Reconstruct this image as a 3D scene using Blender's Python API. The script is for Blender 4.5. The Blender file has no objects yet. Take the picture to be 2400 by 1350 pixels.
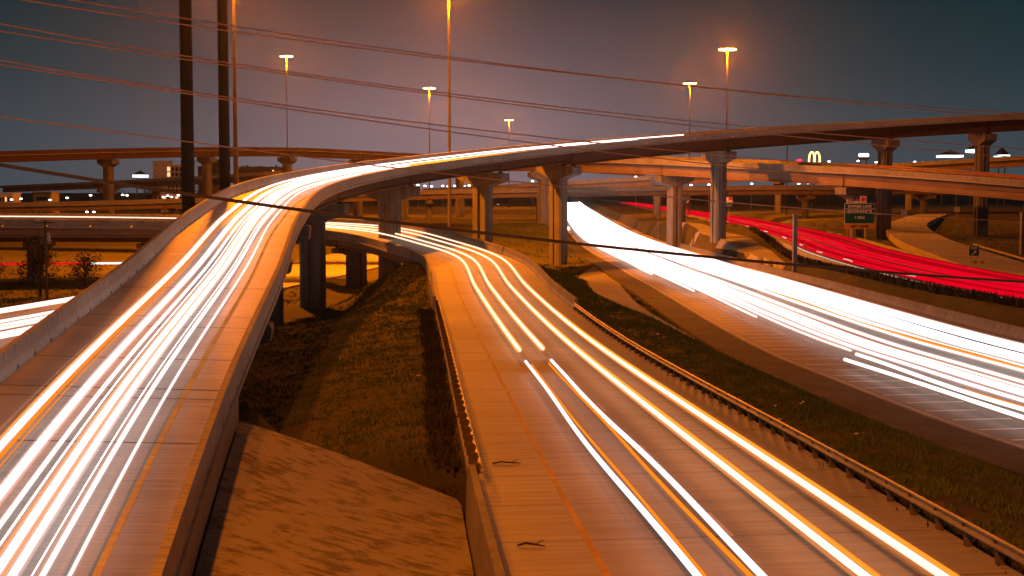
import bpy, math, random
import numpy as np
from mathutils import Vector, Matrix

random.seed(7); RNG = np.random.default_rng(7)
R_ = math.radians
scene = bpy.context.scene
COL = scene.collection

# ------------------------------------------------------------------ camera
cam_d = bpy.data.cameras.new('camera'); cam = bpy.data.objects.new('camera', cam_d); COL.objects.link(cam)
cam.location = (0, 0, 10.0)
cam.rotation_euler = (R_(90) - math.atan((675 - 440) / 3333.3), 0, 0)
cam_d.sensor_width = 36.0; cam_d.lens = 50.0
cam_d.clip_start = 0.2; cam_d.clip_end = 6000
scene.camera = cam

# ------------------------------------------------------------------ night sky
world = bpy.data.worlds.new('World'); scene.world = world; world.use_nodes = True
wn = world.node_tree; wn.nodes.clear()
wout = wn.nodes.new('ShaderNodeOutputWorld'); bg = wn.nodes.new('ShaderNodeBackground')
sky = wn.nodes.new('ShaderNodeTexSky'); sky.sky_type = 'NISHITA'; sky.sun_disc = False
sky.sun_elevation = R_(-4.0); sky.sun_rotation = R_(160); sky.altitude = 200
bg2 = wn.nodes.new('ShaderNodeBackground'); add = wn.nodes.new('ShaderNodeAddShader')
tc = wn.nodes.new('ShaderNodeTexCoord'); sep = wn.nodes.new('ShaderNodeSeparateXYZ')
ramp = wn.nodes.new('ShaderNodeValToRGB')
wn.links.new(tc.outputs['Generated'], sep.inputs[0])
wn.links.new(sep.outputs['Z'], ramp.inputs[0])
cr = ramp.color_ramp                              # teal night, paler to the horizon
cr.elements[0].position = 0.0; cr.elements[0].color = (0.052, 0.072, 0.085, 1)
cr.elements[1].position = 1.0; cr.elements[1].color = (0.003, 0.012, 0.016, 1)
for p, c in ((0.03, (0.042, 0.062, 0.074, 1)), (0.08, (0.017, 0.038, 0.046, 1)), (0.13, (0.005, 0.024, 0.030, 1)), (0.30, (0.004, 0.018, 0.023, 1))):
    e = cr.elements.new(p); e.color = c
dotn = wn.nodes.new('ShaderNodeVectorMath'); dotn.operation = 'DOT_PRODUCT'; dotn.inputs[1].default_value = Vector((-0.05, 1.0, 0.02)).normalized()
pw = wn.nodes.new('ShaderNodeMath'); pw.operation = 'POWER'; pw.inputs[1].default_value = 60.0; pw.use_clamp = True   # light dome of the city beyond the interchange
cn = wn.nodes.new('ShaderNodeTexNoise'); cn.inputs['Scale'].default_value = 5.0; cn.inputs['Detail'].default_value = 5.0
cm = wn.nodes.new('ShaderNodeMapRange'); cm.inputs[1].default_value = .3; cm.inputs[2].default_value = .7; cm.inputs[3].default_value = .82; cm.inputs[4].default_value = 1.18
dm = wn.nodes.new('ShaderNodeMath'); dm.operation = 'MULTIPLY'
vm = wn.nodes.new('ShaderNodeVectorMath'); vm.operation = 'SCALE'; vm.inputs[0].default_value = (0.165, 0.094, 0.104)
va = wn.nodes.new('ShaderNodeVectorMath'); va.operation = 'ADD'
wn.links.new(tc.outputs['Generated'], dotn.inputs[0]); wn.links.new(dotn.outputs['Value'], pw.inputs[0]); wn.links.new(tc.outputs['Generated'], cn.inputs['Vector'])
wn.links.new(cn.outputs['Fac'], cm.inputs[0]); wn.links.new(pw.outputs[0], dm.inputs[0]); wn.links.new(cm.outputs[0], dm.inputs[1])
el = wn.nodes.new('ShaderNodeMapRange'); el.interpolation_type = 'SMOOTHSTEP'; el.inputs[1].default_value = .02; el.inputs[2].default_value = .17; el.inputs[3].default_value = 1.0; el.inputs[4].default_value = .12
de = wn.nodes.new('ShaderNodeMath'); de.operation = 'MULTIPLY'; wn.links.new(sep.outputs['Z'], el.inputs[0]); wn.links.new(dm.outputs[0], de.inputs[0]); wn.links.new(el.outputs[0], de.inputs[1])
wn.links.new(de.outputs[0], vm.inputs['Scale']); wn.links.new(ramp.outputs[0], va.inputs[0]); wn.links.new(vm.outputs[0], va.inputs[1])
wn.links.new(sky.outputs[0], bg.inputs[0]); bg.inputs[1].default_value = 0.08
wn.links.new(va.outputs[0], bg2.inputs[0]); bg2.inputs[1].default_value = 1.0
wn.links.new(bg.outputs[0], add.inputs[0]); wn.links.new(bg2.outputs[0], add.inputs[1]); wn.links.new(add.outputs[0], wout.inputs[0])

vs = scene.view_settings
vs.view_transform = 'Standard'; vs.look = 'None'; vs.exposure = 0.0; vs.gamma = 1.0; vs.use_curve_mapping = False
cy = scene.cycles
cy.use_denoising = True; cy.max_bounces = 5; cy.diffuse_bounces = 2; cy.glossy_bounces = 2; cy.volume_bounces = 0
cy.sample_clamp_indirect = 4.0; cy.use_light_tree = True; cy.caustics_reflective = False; cy.caustics_refractive = False

SODIUM = (1.0, 0.205, 0.0)
MAST_W = 360000.0

# ------------------------------------------------------------------ materials
def mat_base(name):
    m = bpy.data.materials.new(name); m.use_nodes = True
    nt = m.node_tree; b = nt.nodes['Principled BSDF']
    return m, nt, b

def concrete(name, dark, light, scale=(1, 1, 1), rough=0.85, detail=6.0, coord='UV', bump=0.15, blotch=0.08, spec=0.25, bmix=0.5):
    """two noises: one stretched by `scale` (streaks, tining), one broad (blotches)"""
    m, nt, b = mat_base(name); N = nt.nodes; L = nt.links
    tc = N.new('ShaderNodeTexCoord'); mp = N.new('ShaderNodeMapping'); mp.inputs['Scale'].default_value = scale
    L.new(tc.outputs[coord], mp.inputs[0])
    n1 = N.new('ShaderNodeTexNoise'); n1.inputs['Scale'].default_value = 1.0; n1.inputs['Detail'].default_value = detail
    n1.inputs['Roughness'].default_value = 0.65
    L.new(mp.outputs[0], n1.inputs['Vector'])
    n2 = N.new('ShaderNodeTexNoise'); n2.inputs['Scale'].default_value = blotch; n2.inputs['Detail'].default_value = 5.0
    L.new(tc.outputs[coord], n2.inputs['Vector'])
    mx = N.new('ShaderNodeMix'); mx.data_type = 'FLOAT'; mx.inputs[0].default_value = bmix
    L.new(n1.outputs['Fac'], mx.inputs[2]); L.new(n2.outputs['Fac'], mx.inputs[3])
    rp = N.new('ShaderNodeValToRGB'); rp.color_ramp.elements[0].position = 0.33; rp.color_ramp.elements[1].position = 0.66
    rp.color_ramp.elements[0].color = (*dark, 1); rp.color_ramp.elements[1].color = (*light, 1)
    L.new(mx.outputs[0], rp.inputs[0]); L.new(rp.outputs[0], b.inputs['Base Color'])
    b.inputs['Roughness'].default_value = rough; b.inputs['Specular IOR Level'].default_value = spec
    if bump:
        bp = N.new('ShaderNodeBump'); bp.inputs['Strength'].default_value = bump; bp.inputs['Distance'].default_value = 0.03
        L.new(n1.outputs['Fac'], bp.inputs['Height']); L.new(bp.outputs[0], b.inputs['Normal'])
    return m

def g3(v): return (v, v * 0.98, v * 0.93)
def plain(name, col, rough=0.6, metal=0.0, var=0.25, scale=1.5, coord='Object'):
    d = tuple(c * (1 - var) for c in col); l = tuple(min(1, c * (1 + var)) for c in col)
    m = concrete(name, d, l, (scale,) * 3, rough, 4.0, coord, 0.05, 0.3)
    m.node_tree.nodes['Principled BSDF'].inputs['Metallic'].default_value = metal
    return m
def glow(name, col, strength):
    m = bpy.data.materials.new(name); m.use_nodes = True; nt = m.node_tree; nt.nodes.clear()
    o = nt.nodes.new('ShaderNodeOutputMaterial'); e = nt.nodes.new('ShaderNodeEmission')
    e.inputs[0].default_value = (*col, 1); e.inputs[1].default_value = strength; nt.links.new(e.outputs[0], o.inputs[0])
    return m

M = {}
M['deck'] = concrete('brushed_deck_concrete', g3(0.16), g3(0.42), (0.22, 7.0, 1), 0.62, 8, 'UV', 0.25, 0.10, 0.45)
M['road'] = concrete('tined_road_concrete', g3(0.20), g3(0.40), (0.18, 3.2, 1), 0.66, 8, 'UV', 0.2, 0.07, 0.4)
M['freeway'] = concrete('freeway_concrete', g3(0.17), g3(0.34), (1.6, 0.12, 1), 0.6, 6, 'UV', 0.1, 0.12, 0.4)
M['asphalt'] = concrete('dark_shoulder_asphalt', g3(0.035), g3(0.10), (0.8, 0.3, 1), 0.8, 6, 'UV', 0.1, 0.3)
M['parapet'] = concrete('streaked_parapet_concrete', g3(0.22), g3(0.62), (0.7, 6.0, 1), 0.8, 6, 'UV', 0.1, 0.12, 0.3, 0.35)
M['barrier'] = concrete('stained_barrier_concrete', g3(0.15), g3(0.36), (1.2, 1.6, 1), 0.85, 6, 'UV', 0.1, 0.15)
M['pier'] = concrete('board_marked_pier_concrete', g3(0.10), g3(0.25), (1.4, 1.4, 0.12), 0.88, 7, 'Object', 0.1, 0.25, .2, .35)
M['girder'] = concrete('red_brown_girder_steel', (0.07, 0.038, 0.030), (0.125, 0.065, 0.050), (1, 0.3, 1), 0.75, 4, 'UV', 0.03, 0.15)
M['girder_pale'] = concrete('pale_girder_concrete', (0.17, 0.125, 0.10), (0.27, 0.20, 0.16), (1, 0.3, 1), 0.8, 4, 'UV', 0.03, 0.15)
M['soffit'] = concrete('soffit_concrete', g3(0.14), g3(0.26), (1, 1, 1), 0.9, 4, 'UV', 0.05, 0.15)
M['paving'] = concrete('stained_slope_concrete', (0.14, 0.125, 0.105), (0.32, 0.30, 0.27), (0.9, 3.2, 1), 0.9, 14, 'UV', 0.04, 0.5, 0.2, 0.30)
for e, p in zip(M['paving'].node_tree.nodes['Color Ramp'].color_ramp.elements, (.43, .51)): e.position = p
M['apron'] = concrete('apron_concrete', g3(0.22), g3(0.36), (0.5, 0.5, 1), 0.9, 7, 'UV', 0.15, 0.15)
M['ground'] = concrete('dry_grass_soil', (0.035, 0.038, 0.012), (0.105, 0.095, 0.036), (0.35, 0.8, 1), 0.95, 9, 'Object', 0.6, 0.06, 0.1)
M['dirt'] = concrete('dark_soil', (0.02, 0.016, 0.010), (0.07, 0.055, 0.035), (0.8, 0.8, 1), 0.95, 8, 'UV', 0.4, 0.2, 0.1)
M['grass'] = concrete('short_grass_blades', (0.038, 0.070, 0.016), (0.110, 0.160, 0.050), (0.3, 0.3, 0.3), 0.9, 6, 'Object', 0, 0.1, 0.15)
M['hedge'] = concrete('dry_weeds', (0.02, 0.02, 0.008), (0.07, 0.06, 0.03), (0.6, 0.6, 0.6), 0.95, 6, 'Object', 0, 0.2, 0.1)
M['yellow'] = concrete('worn_yellow_line', (0.30, 0.15, 0.03), (0.62, 0.36, 0.05), (1.5, 2.5, 1), 0.7, 6, 'UV', 0.05, 0.3)
M['white'] = concrete('worn_white_line', g3(0.35), g3(0.72), (2.5, 2.0, 1), 0.7, 6, 'UV', 0.05, 0.3)
M['bar'] = concrete('bright_thermoplastic_bar', g3(0.6), g3(0.9), (1.5, 1.0, 1), 0.6, 5, 'UV', 0.05, 0.3)
M['joint'] = plain('black_joint_seal', (0.02, 0.018, 0.016), 0.8)
M['galv'] = plain('galvanised_steel', (0.30, 0.30, 0.31), 0.55, 0.45, 0.3, 3.0)
M['wood_post'] = plain('weathered_timber_post', (0.09, 0.07, 0.05), 0.9)
M['dark_steel'] = plain('dark_weathering_steel', (0.010, 0.013, 0.013), 0.9, 0.0)
M['mast'] = plain('mast_steel', (0.10, 0.09, 0.08), 0.75, 0.1)
M['wire'] = plain('orange_tinted_conductor', (0.42, 0.22, 0.11), 0.6, 0.0)  # orange of the sodium light is put into the wire colour
M['cable'] = plain('black_cable_sheath', (0.05, 0.045, 0.04), 0.7)
M['sign_green'] = plain('green_sign_sheeting', (0.0, 0.10, 0.085), 0.5, 0, 0.1)
M['sign_white'] = plain('white_sign_legend', (0.8, 0.8, 0.8), 0.5, 0, 0.05)
M['sign_yellow'] = plain('yellow_sign_sheeting', (0.62, 0.36, 0.03), 0.5, 0, 0.1)
M['sign_black'] = plain('black_sign_legend', (0.02, 0.02, 0.02), 0.6)
M['sign_blue'] = plain('blue_sign_sheeting', (0.03, 0.10, 0.28), 0.5)
M['sign_red'] = plain('red_sign_print', (0.65, 0.05, 0.03), 0.5)
M['sign_back'] = plain('bare_aluminium_sign', (0.5, 0.48, 0.46), 0.5, 0.4)
M['bark'] = plain('dark_bark', (0.035, 0.026, 0.020), 0.95)
M['wall_white'] = concrete('white_render', (0.50, 0.50, 0.52), (0.66, 0.66, 0.68), (0.1, 0.1, 0.1), 0.8, 4, 'Object', 0, 0.05)
M['wall_dark'] = concrete('dark_render', (0.05, 0.055, 0.06), (0.09, 0.095, 0.10), (0.1, 0.1, 0.1), 0.8, 4, 'Object', 0, 0.05)
M['glass_dark'] = plain('dark_window_glass', (0.02, 0.025, 0.03), 0.15)
M['litter'] = plain('pale_litter', (0.6, 0.58, 0.52), 0.6)
M['t_white'] = glow('headlight_white', (1.0, 0.93, 0.86), 1.5)
M['t_bright'] = glow('headlight_bright', (1.0, 0.78, 0.68), 1.7)
M['t_ramp'] = glow('headlight_glare', (1.0, 0.82, 0.77), 3.0)
M['t_conn'] = glow('headlight_plain', (1.0, 0.74, 0.55), 1.7)
M['t_cool'] = glow('headlight_cool', (0.93, 0.97, 1.0), 1.25)
M['t_soft'] = glow('headlight_soft', (1.0, 0.80, 0.60), .8)
def fringe(name, col, k):  # added glow sheath round a trail: bloom built as a glowing volume
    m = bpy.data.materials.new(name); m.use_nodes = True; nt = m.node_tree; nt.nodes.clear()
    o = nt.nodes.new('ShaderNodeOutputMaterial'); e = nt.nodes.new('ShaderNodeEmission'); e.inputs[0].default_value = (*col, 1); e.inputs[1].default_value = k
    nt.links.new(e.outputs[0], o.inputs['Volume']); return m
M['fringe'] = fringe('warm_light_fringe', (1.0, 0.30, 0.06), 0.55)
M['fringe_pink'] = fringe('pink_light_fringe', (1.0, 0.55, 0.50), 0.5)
M['t_amber'] = glow('marker_amber', (1.0, 0.25, 0.01), 1.1)
M['t_red'] = glow('tail_light_red', (1.0, 0.0, 0.018), .85)
M['t_deepred'] = glow('tail_light_deep_red', (1.0, 0.004, 0.014), 0.38)
M['lamp'] = glow('sodium_lamp_lens', (1.0, 0.55, 0.22), 14.0)
M['lit_white'] = glow('lit_white_panel', (0.85, 0.95, 1.0), 2.2)
M['lit_warm'] = glow('lit_warm_window', (1.0, 0.50, 0.20), 1.6)
M['lit_arch'] = glow('lit_yellow_arches', (1.0, 0.62, 0.22), 3.0)
M['lit_red'] = glow('lit_red_sign', (1.0, 0.05, 0.10), 1.6)
M['lit_dot'] = glow('far_white_lamp', (0.95, 0.97, 1.0), 6.0)

# ------------------------------------------------------------------ object helpers
ORIGIN = {}
def setp(o, label=None, cat=None, group=None, kind=None):
    if label: o['label'] = label
    if cat: o['category'] = cat
    if group: o['group'] = group
    if kind: o['kind'] = kind
    return o
def thing(name, loc, label, cat, group=None):
    o = bpy.data.objects.new(name, None); COL.objects.link(o); o.location = loc; o.empty_display_size = 0.5
    ORIGIN[o.name] = Vector(loc); return setp(o, label, cat, group)
def sub(name, parent):
    o = bpy.data.objects.new(name, None); COL.objects.link(o); o.parent = parent
    ORIGIN[o.name] = ORIGIN[parent.name]; return o
def meshdata(name, V, Fc, mat, uv=None, smooth=False):
    me = bpy.data.meshes.new(name); me.from_pydata([tuple(v) for v in V], [], [tuple(f) for f in Fc])
    if uv is not None:
        ul = me.uv_layers.new(name='UVMap')
        li = np.empty(len(me.loops), dtype=np.int32); me.loops.foreach_get('vertex_index', li)
        ul.data.foreach_set('uv', np.asarray(uv, dtype=np.float32)[li].ravel())
    if mat is not None: me.materials.append(mat)
    if smooth: me.polygons.foreach_set('use_smooth', np.ones(len(me.polygons), dtype=bool))
    me.update(); return me
def part(name, V, Fc, mat, parent=None, uv=None, smooth=False, base=None):
    """world-space vertices; the object's origin is its thing's base (or `base` for a lone mesh)"""
    V = np.asarray(V, dtype=float)
    og = ORIGIN[parent.name] if parent else Vector(base if base is not None else (0, 0, 0))
    me = meshdata(name, V - np.array(og), Fc, mat, uv, smooth)
    o = bpy.data.objects.new(name, me); COL.objects.link(o)
    if parent: o.parent = parent
    else: o.location = og
    ORIGIN[o.name] = og
    return o
def box(c, sx, sy, sz, rz=0.0, tilt=None):
    """8 corners + faces of a box standing on c"""
    V = []
    for z in (0, sz):
        for x, y in ((-sx/2, -sy/2), (sx/2, -sy/2), (sx/2, sy/2), (-sx/2, sy/2)):
            V.append((c[0] + x*math.cos(rz) - y*math.sin(rz), c[1] + x*math.sin(rz) + y*math.cos(rz), c[2] + z))
    return V, [(0,3,2,1),(4,5,6,7),(0,1,5,4),(1,2,6,5),(2,3,7,6),(3,0,4,7)]
def merge(*vfs):
    V, Fc = [], []
    for v, f in vfs:
        k = len(V); V += list(v); Fc += [tuple(i + k for i in q) for q in f]
    return V, Fc
def prism(poly, z0, z1, c=(0, 0), rz=0.0):
    n = len(poly); V = []
    for z in (z0, z1):
        for x, y in poly: V.append((c[0] + x*math.cos(rz) - y*math.sin(rz), c[1] + x*math.sin(rz) + y*math.cos(rz), z))
    Fc = [tuple(range(n))[::-1], tuple(range(n, 2*n))] + [(i, (i+1) % n, n + (i+1) % n, n + i) for i in range(n)]
    return V, Fc
def tube(P, r, n=8, cap=True):
    """tube along points P, radius r (number or list)"""
    P = np.asarray(P, float); T = np.gradient(P, axis=0); T /= np.linalg.norm(T, axis=1)[:, None]
    rr = np.full(len(P), r) if np.isscalar(r) else np.asarray(r)
    up = np.where(np.abs(T[:, 2:3]) > 0.9, [[0., 1., 0.]], [[0., 0., 1.]])
    A = np.cross(T, up); A /= np.linalg.norm(A, axis=1)[:, None]; B = np.cross(A, T)
    an = np.linspace(0, 2*math.pi, n, endpoint=False)
    V = (P[:, None] + rr[:, None, None]*(A[:, None]*np.cos(an)[None, :, None] + B[:, None]*np.sin(an)[None, :, None])).reshape(-1, 3)
    Fc = [(i*n + j, i*n + (j+1) % n, (i+1)*n + (j+1) % n, (i+1)*n + j) for i in range(len(P)-1) for j in range(n)]
    if cap: Fc += [tuple(range(n))[::-1], tuple(range((len(P)-1)*n, len(P)*n))]
    return V, [f[::-1] for f in Fc]

# ------------------------------------------------------------------ alignments
class Align:
    """a road centre line: knots (x, y, z, crossfall); d>0 is right of travel, crossfall>0 drops to the right"""
    def __init__(s, K, step=1.0):
        K = np.asarray([k if len(k) == 4 else (*k, 0.0) for k in K], float)
        Kp = np.vstack([2*K[0]-K[1], K, 2*K[-1]-K[-2]]); out = []
        for i in range(1, len(Kp)-2):
            p0, p1, p2, p3 = Kp[i-1:i+3]; t = np.linspace(0, 1, 40, endpoint=False)[:, None]
            out.append(.5*((2*p1)+(-p0+p2)*t+(2*p0-5*p1+4*p2-p3)*t*t+(-p0+3*p1-3*p2+p3)*t**3))
        D = np.vstack(out + [Kp[-2][None]])
        L = np.concatenate([[0], np.cumsum(np.linalg.norm(np.diff(D[:, :2], axis=0), axis=1))])
        s.L = L[-1]; n = int(s.L/step) + 1; s.S = np.linspace(0, s.L, n)
        s.C = np.stack([np.interp(s.S, L, D[:, j]) for j in range(4)], 1)
        T = np.gradient(s.C[:, :2], axis=0); T /= np.linalg.norm(T, axis=1)[:, None]; s.T = T
    def at(s, q):
        c = [np.interp(q, s.S, s.C[:, j]) for j in range(4)]; t = [np.interp(q, s.S, s.T[:, j]) for j in range(2)]
        return c, t
    def pt(s, q, d=0.0, h=0.0):
        c, t = s.at(q); l = np.hypot(t[0], t[1])
        return np.stack([c[0] + t[1]/l*d, c[1] - t[0]/l*d, c[2] - c[3]*d + h], -1)
    def heading(s, q):
        c, t = s.at(q); return math.atan2(t[1], t[0])
    def at_y(s, y):
        i = np.argmax(s.C[:, 1] >= y); return float(s.S[i])
    def at_x(s, x):
        return float(s.S[np.argmin(np.abs(s.C[:, 0] - x))])
    def loft(s, s0, s1, prof, ds=2.0, closed=True):
        n = max(2, int(math.ceil((s1-s0)/ds)) + 1); q = np.linspace(s0, s1, n); m = len(prof)
        V = np.stack([s.pt(q, np.full(n, d), np.full(n, h)) for d, h in prof], 1).reshape(-1, 3)
        pl = np.concatenate([[0], np.cumsum([math.dist(prof[i], prof[i+1]) for i in range(m-1)])])
        uv = np.stack([np.tile(pl + prof[0][0], n), np.repeat(q, m)], 1)
        mm = m if closed else m-1
        Fc = [(i*m + j, i*m + (j+1) % m, (i+1)*m + (j+1) % m, (i+1)*m + j) for i in range(n-1) for j in range(mm)]
        if closed: Fc += [tuple(range(m))[::-1], tuple(range((n-1)*m, n*m))]
        return V, Fc, uv

AR = Align([(-10.47, 15.88, -0.64, 0.021), (-14.61, 48.93, 2.05, 0.043), (-18.30, 84.12, 4.56, 0.024), (-22.37, 120.15, 7.14, 0.037), (-24.52, 156.14, 9.50, 0.049), (-20.57, 191.01, 11.64, 0.051), (-9.87, 222.64, 13.91, 0.059), (7.29, 249.16, 16.46, 0.058), (31.81, 269.05, 19.05, 0.055), (64.15, 281.43, 21.64, 0.047), (104.48, 286.15, 24.06, 0.044), (140.0, 287.0, 25.4, 0.04)])
AK = Align([(9.86, -22.12, 2.26, -0.008), (5.12, 39.22, 0.92, -0.011), (1.51, 92.43, -0.23, 0.021), (-1.73, 136.48, -0.12, 0.009), (-4.53, 169.83, 0.97, -0.001), (-10.82, 192.09, 1.92, -0.051), (-19.59, 205.35, 3.29, -0.097), (-32.72, 210.22, 4.04, -0.084), (-49.86, 205.84, 4.70, -0.061), (-70.67, 192.30, 5.25, -0.054), (-98.0, 172.0, 5.6, -0.04)])
AM = Align([(-264.69, 749.19, 10.17, 0.030), (-191.35, 688.52, 12.32, 0.030), (-128.90, 620.56, 14.31, 0.030), (-77.40, 546.70, 15.98, 0.031), (-36.06, 470.76, 17.02, 0.040), (-3.10, 398.47, 17.20, 0.049), (24.12, 335.88, 16.28, 0.049), (48.77, 286.82, 14.25, 0.048), (73.54, 252.51, 12.10, 0.045), (98.31, 231.47, 9.30, 0.052), (124.90, 223.11, 6.65, 0.050)])
AL = Align([(-190, 405, 18.4, .03), (-154.14, 430.0, 19.9, .03), (-132.23, 455.0, 21.3, .03), (-105, 485.0, 22.7, .03), (-79.82, 505.0, 23.2, .03), (-58.49, 525.0, 22.7, .03), (-31.91, 545.0, 21.6, .03), (8.52, 570.0, 19.5, .03), (53.81, 600.0, 17.2, .03)])
AO = Align([(-200, 398, 4.3), (-153.8, 395.0, 4.6), (-116.79, 390.0, 5.4), (-90.15, 390.0, 6.1), (-58.37, 390.0, 7.3), (-23.46, 392.0, 8.4), (11.82, 395.0, 9.1), (47.88, 400.0, 9.5), (91.49, 405.0, 9.7), (135.61, 412.0, 9.7), (188.52, 420.0, 9.5)])
AP = Align([(-29.93, 500.0, 8.6), (7.33, 490.0, 10.6), (43.07, 480.0, 12.6), (80, 465, 14.6), (119.71, 450.0, 16.6), (157.76, 440.0, 18.8), (203.09, 425.0, 21.0)])
AF = Align([(46, 5, -0.6), (38.5, 32, -0.9), (31.6, 62, -1.2), (28.6, 85, -1.3), (27.0, 108, -1.4), (26.7, 171, -2.0), (26.5, 225, -2.6), (25.5, 361, -3.0), (31, 600, -3.0), (46, 1100, -3.0), (80, 2000, -3.0)], 2.0)
AT = Align([(64, 45, -.5), (56, 85, -.4), (50.5, 120, -.3), (48.6, 155, -.3), (50.5, 205, -.2), (56, 262, 0), (61, 330, 0), (66, 430, 0), (71, 580, -.5), (78, 830, -1), (92, 1400, -2)], 2.0)
AE = Align([(-66, 30, -3.0), (-57, 85, -3.2), (-51, 122, -3.3), (-44.5, 162, -3.3), (-38.3, 200, -3.3), (-32, 240, -3.3), (-26, 280, -3.0)])

HW_R, HW_K, HW_F, HW_T = 4.25, 5.75, 11.3, 7.2
S_RAB = AR.at_y(53.0)          # ramp leaves its embankment
S_KAB = AK.at_y(180.0)         # connector leaves the ground
S_KFAR = AK.at_y(120.0)

# ------------------------------------------------------------------ terrain
CTRL = np.array([
    (-8,75,-.7),(-5,90,-.6),(-10,100,-1.2),(-12,130,-2.2),(-7,130,-1.5),(-9,60,-.9),(-23.9,168.5,-4.2),(-14,160,-4.3),(-17.6,202.5,-4.7),(-9,180,-4.6),(-28,190,-4.5),
    (-27,222,-3.6),(-4.6,232.5,-3.6),(8.3,250,-3.5),(2,215,-3.2),(4,190,-2.6),(4,165,-1.6),(10,150,-1.6),(12,200,-2.8),(12,280,-2.6),(8,372,.6),(-2,330,-.6),(2,300,-1.8),(-20,300,-1.5),(-10,270,-2.0),
    (-25,350,0),(-40,240,-2.5),(-60,230,-2),(-60,155,-3.6),(-45,140,-3.6),(-35,120,-3.4),(-30,90,-3),(-30,60,-2),(-100,190,-2),(-90,140,-3),(-60,100,-3),(-60,40,-2),(-120,300,-1),(-60,320,-1),(-180,420,0),(-80,450,0),
    (36,264,-.6),(39,273,.3),(40,300,1.2),(34,314.6,2.0),(40,360,1.0),(42,430,-.5),(73.7,283,-.3),(94,285,.3),(70,230,.6),(63,180,.3),(85,200,1.0),(107,375,1.2),(75,340,.6),(90,430,2.5),(120,300,1.0),(130,430,3),(60,100,.3),(90,100,1),
    (0,-20,-1),(-40,-20,-1),(40,-20,-.5),(90,-20,0),(-200,100,-2),(-200,-20,-2),(220,100,1),(220,300,2),(0,600,-1.5),(-200,700,0),(200,700,1),(0,1200,-2),(-600,600,0),(600,600,0),(-600,2200,-2),(600,2200,-2),(0,2400,-2),(-900,0,-1),(900,0,0)], float)
# paved bank from the ramp down to the connector (shape needed by the terrain)
_q = np.linspace(2, S_RAB + 1.2, 12); _l = AR.pt(_q, np.full(12, 4.75), np.full(12, -1.05)); _l[-1] = (-10.75, 55.0, .95)
bank_l = [tuple(p[:2]) for p in _l]
_q = np.linspace(26, AK.at_y(46.6), 8); _r = AK.pt(_q, np.full(8, -6.30), np.linspace(-.75, -1.0, 8))
bank_r = [tuple(p[:2]) for p in _r] + [(-6.2, 51.2), (-10.6, 55.1)]
def make_bank():
    n, m = 60, 18
    def res(P):
        P = np.asarray(P, float); L = np.concatenate([[0], np.cumsum(np.linalg.norm(np.diff(P, axis=0), axis=1))])
        q = np.linspace(0, L[-1], n); return np.stack([np.interp(q, L, P[:, j]) for j in range(2)], 1)
    A, B = res(bank_l), res(bank_r); za = np.interp(A[:, 1], _l[:, 1], _l[:, 2])
    zb = np.interp(B[:, 1], list(_r[:, 1]) + [51.2, 55.1], list(_r[:, 2]) + [.32, .93])
    t = np.linspace(0, 1, m)[None, :]; P = A[:, None]*(1-t[..., None]) + B[:, None]*t[..., None]
    V = np.concatenate([P, (za[:, None]*(1-t) + zb[:, None]*t)[..., None]], 2).reshape(-1, 3); I = np.arange(n*m).reshape(n, m)
    Fc = [(I[i, j], I[i, j+1], I[i+1, j+1], I[i+1, j]) for i in range(n-1) for j in range(m-1)]
    k = len(V); edge = [I[i, m-1] for i in range(n)] + [I[n-1, j] for j in range(m-2, -1, -1)]
    T = V.copy(); V = np.vstack([V, V[edge] - [0, 0, 2.4]])
    Fc += [(edge[i], k+i, k+i+1, edge[i+1]) for i in range(len(edge)-1)]
    uv = np.stack([V[:, 0]*.73 - V[:, 1]*.68, V[:, 0]*.68 + V[:, 1]*.73], 1)
    return V, Fc, uv, T
BANKV = make_bank(); BANK = bank_l + bank_r[::-1]
def inpoly(x, y, P):
    r = np.zeros(len(x), bool); n = len(P)
    for i in range(n):
        (x0, y0), (x1, y1) = P[i], P[(i+1) % n]
        r ^= ((y0 > y) != (y1 > y)) & (x < (x1-x0)*(y-y0)/(y1-y0+1e-12) + x0)
    return r
def _tps(r2): return np.where(r2 > 1e-9, 0.5*r2*np.log(np.maximum(r2, 1e-9)), 0.0)
_n = len(CTRL); _xy = CTRL[:, :2]/100.0
_A = np.zeros((_n+3, _n+3)); _A[:_n, :_n] = _tps(((_xy[:, None]-_xy[None])**2).sum(2)) + np.eye(_n)*0.004
_A[:_n, _n] = 1; _A[:_n, _n+1:] = _xy; _A[_n, :_n] = 1; _A[_n+1:, :_n] = _xy.T
_w = np.linalg.solve(_A, np.concatenate([CTRL[:, 2], np.zeros(3)]))
GROUNDED = []   # (points, half width, blend, drop)
def grounded(al, s0, s1, hw, blend, drop=0.25, blr=None):
    k = (al.S >= s0) & (al.S <= s1); c = al.C[k]
    GROUNDED.append((c, al.T[k], hw, blend, drop, blend if blr is None else blr))
grounded(AT, 0, AT.L, HW_T + 0.4, .6, .25, 5.0)
grounded(AF, 0, AF.L, HW_F + 1.2, 5.0, .25, .5)
grounded(AE, 0, AE.L, 10.0, 5.0)
grounded(AK, 0, AK.at_y(174), HW_K + 0.5, 11.0, 0.22, 9.0)
grounded(AR, 0, S_RAB, HW_R + 0.35, 8.0, 0.4, 2.5)
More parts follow.
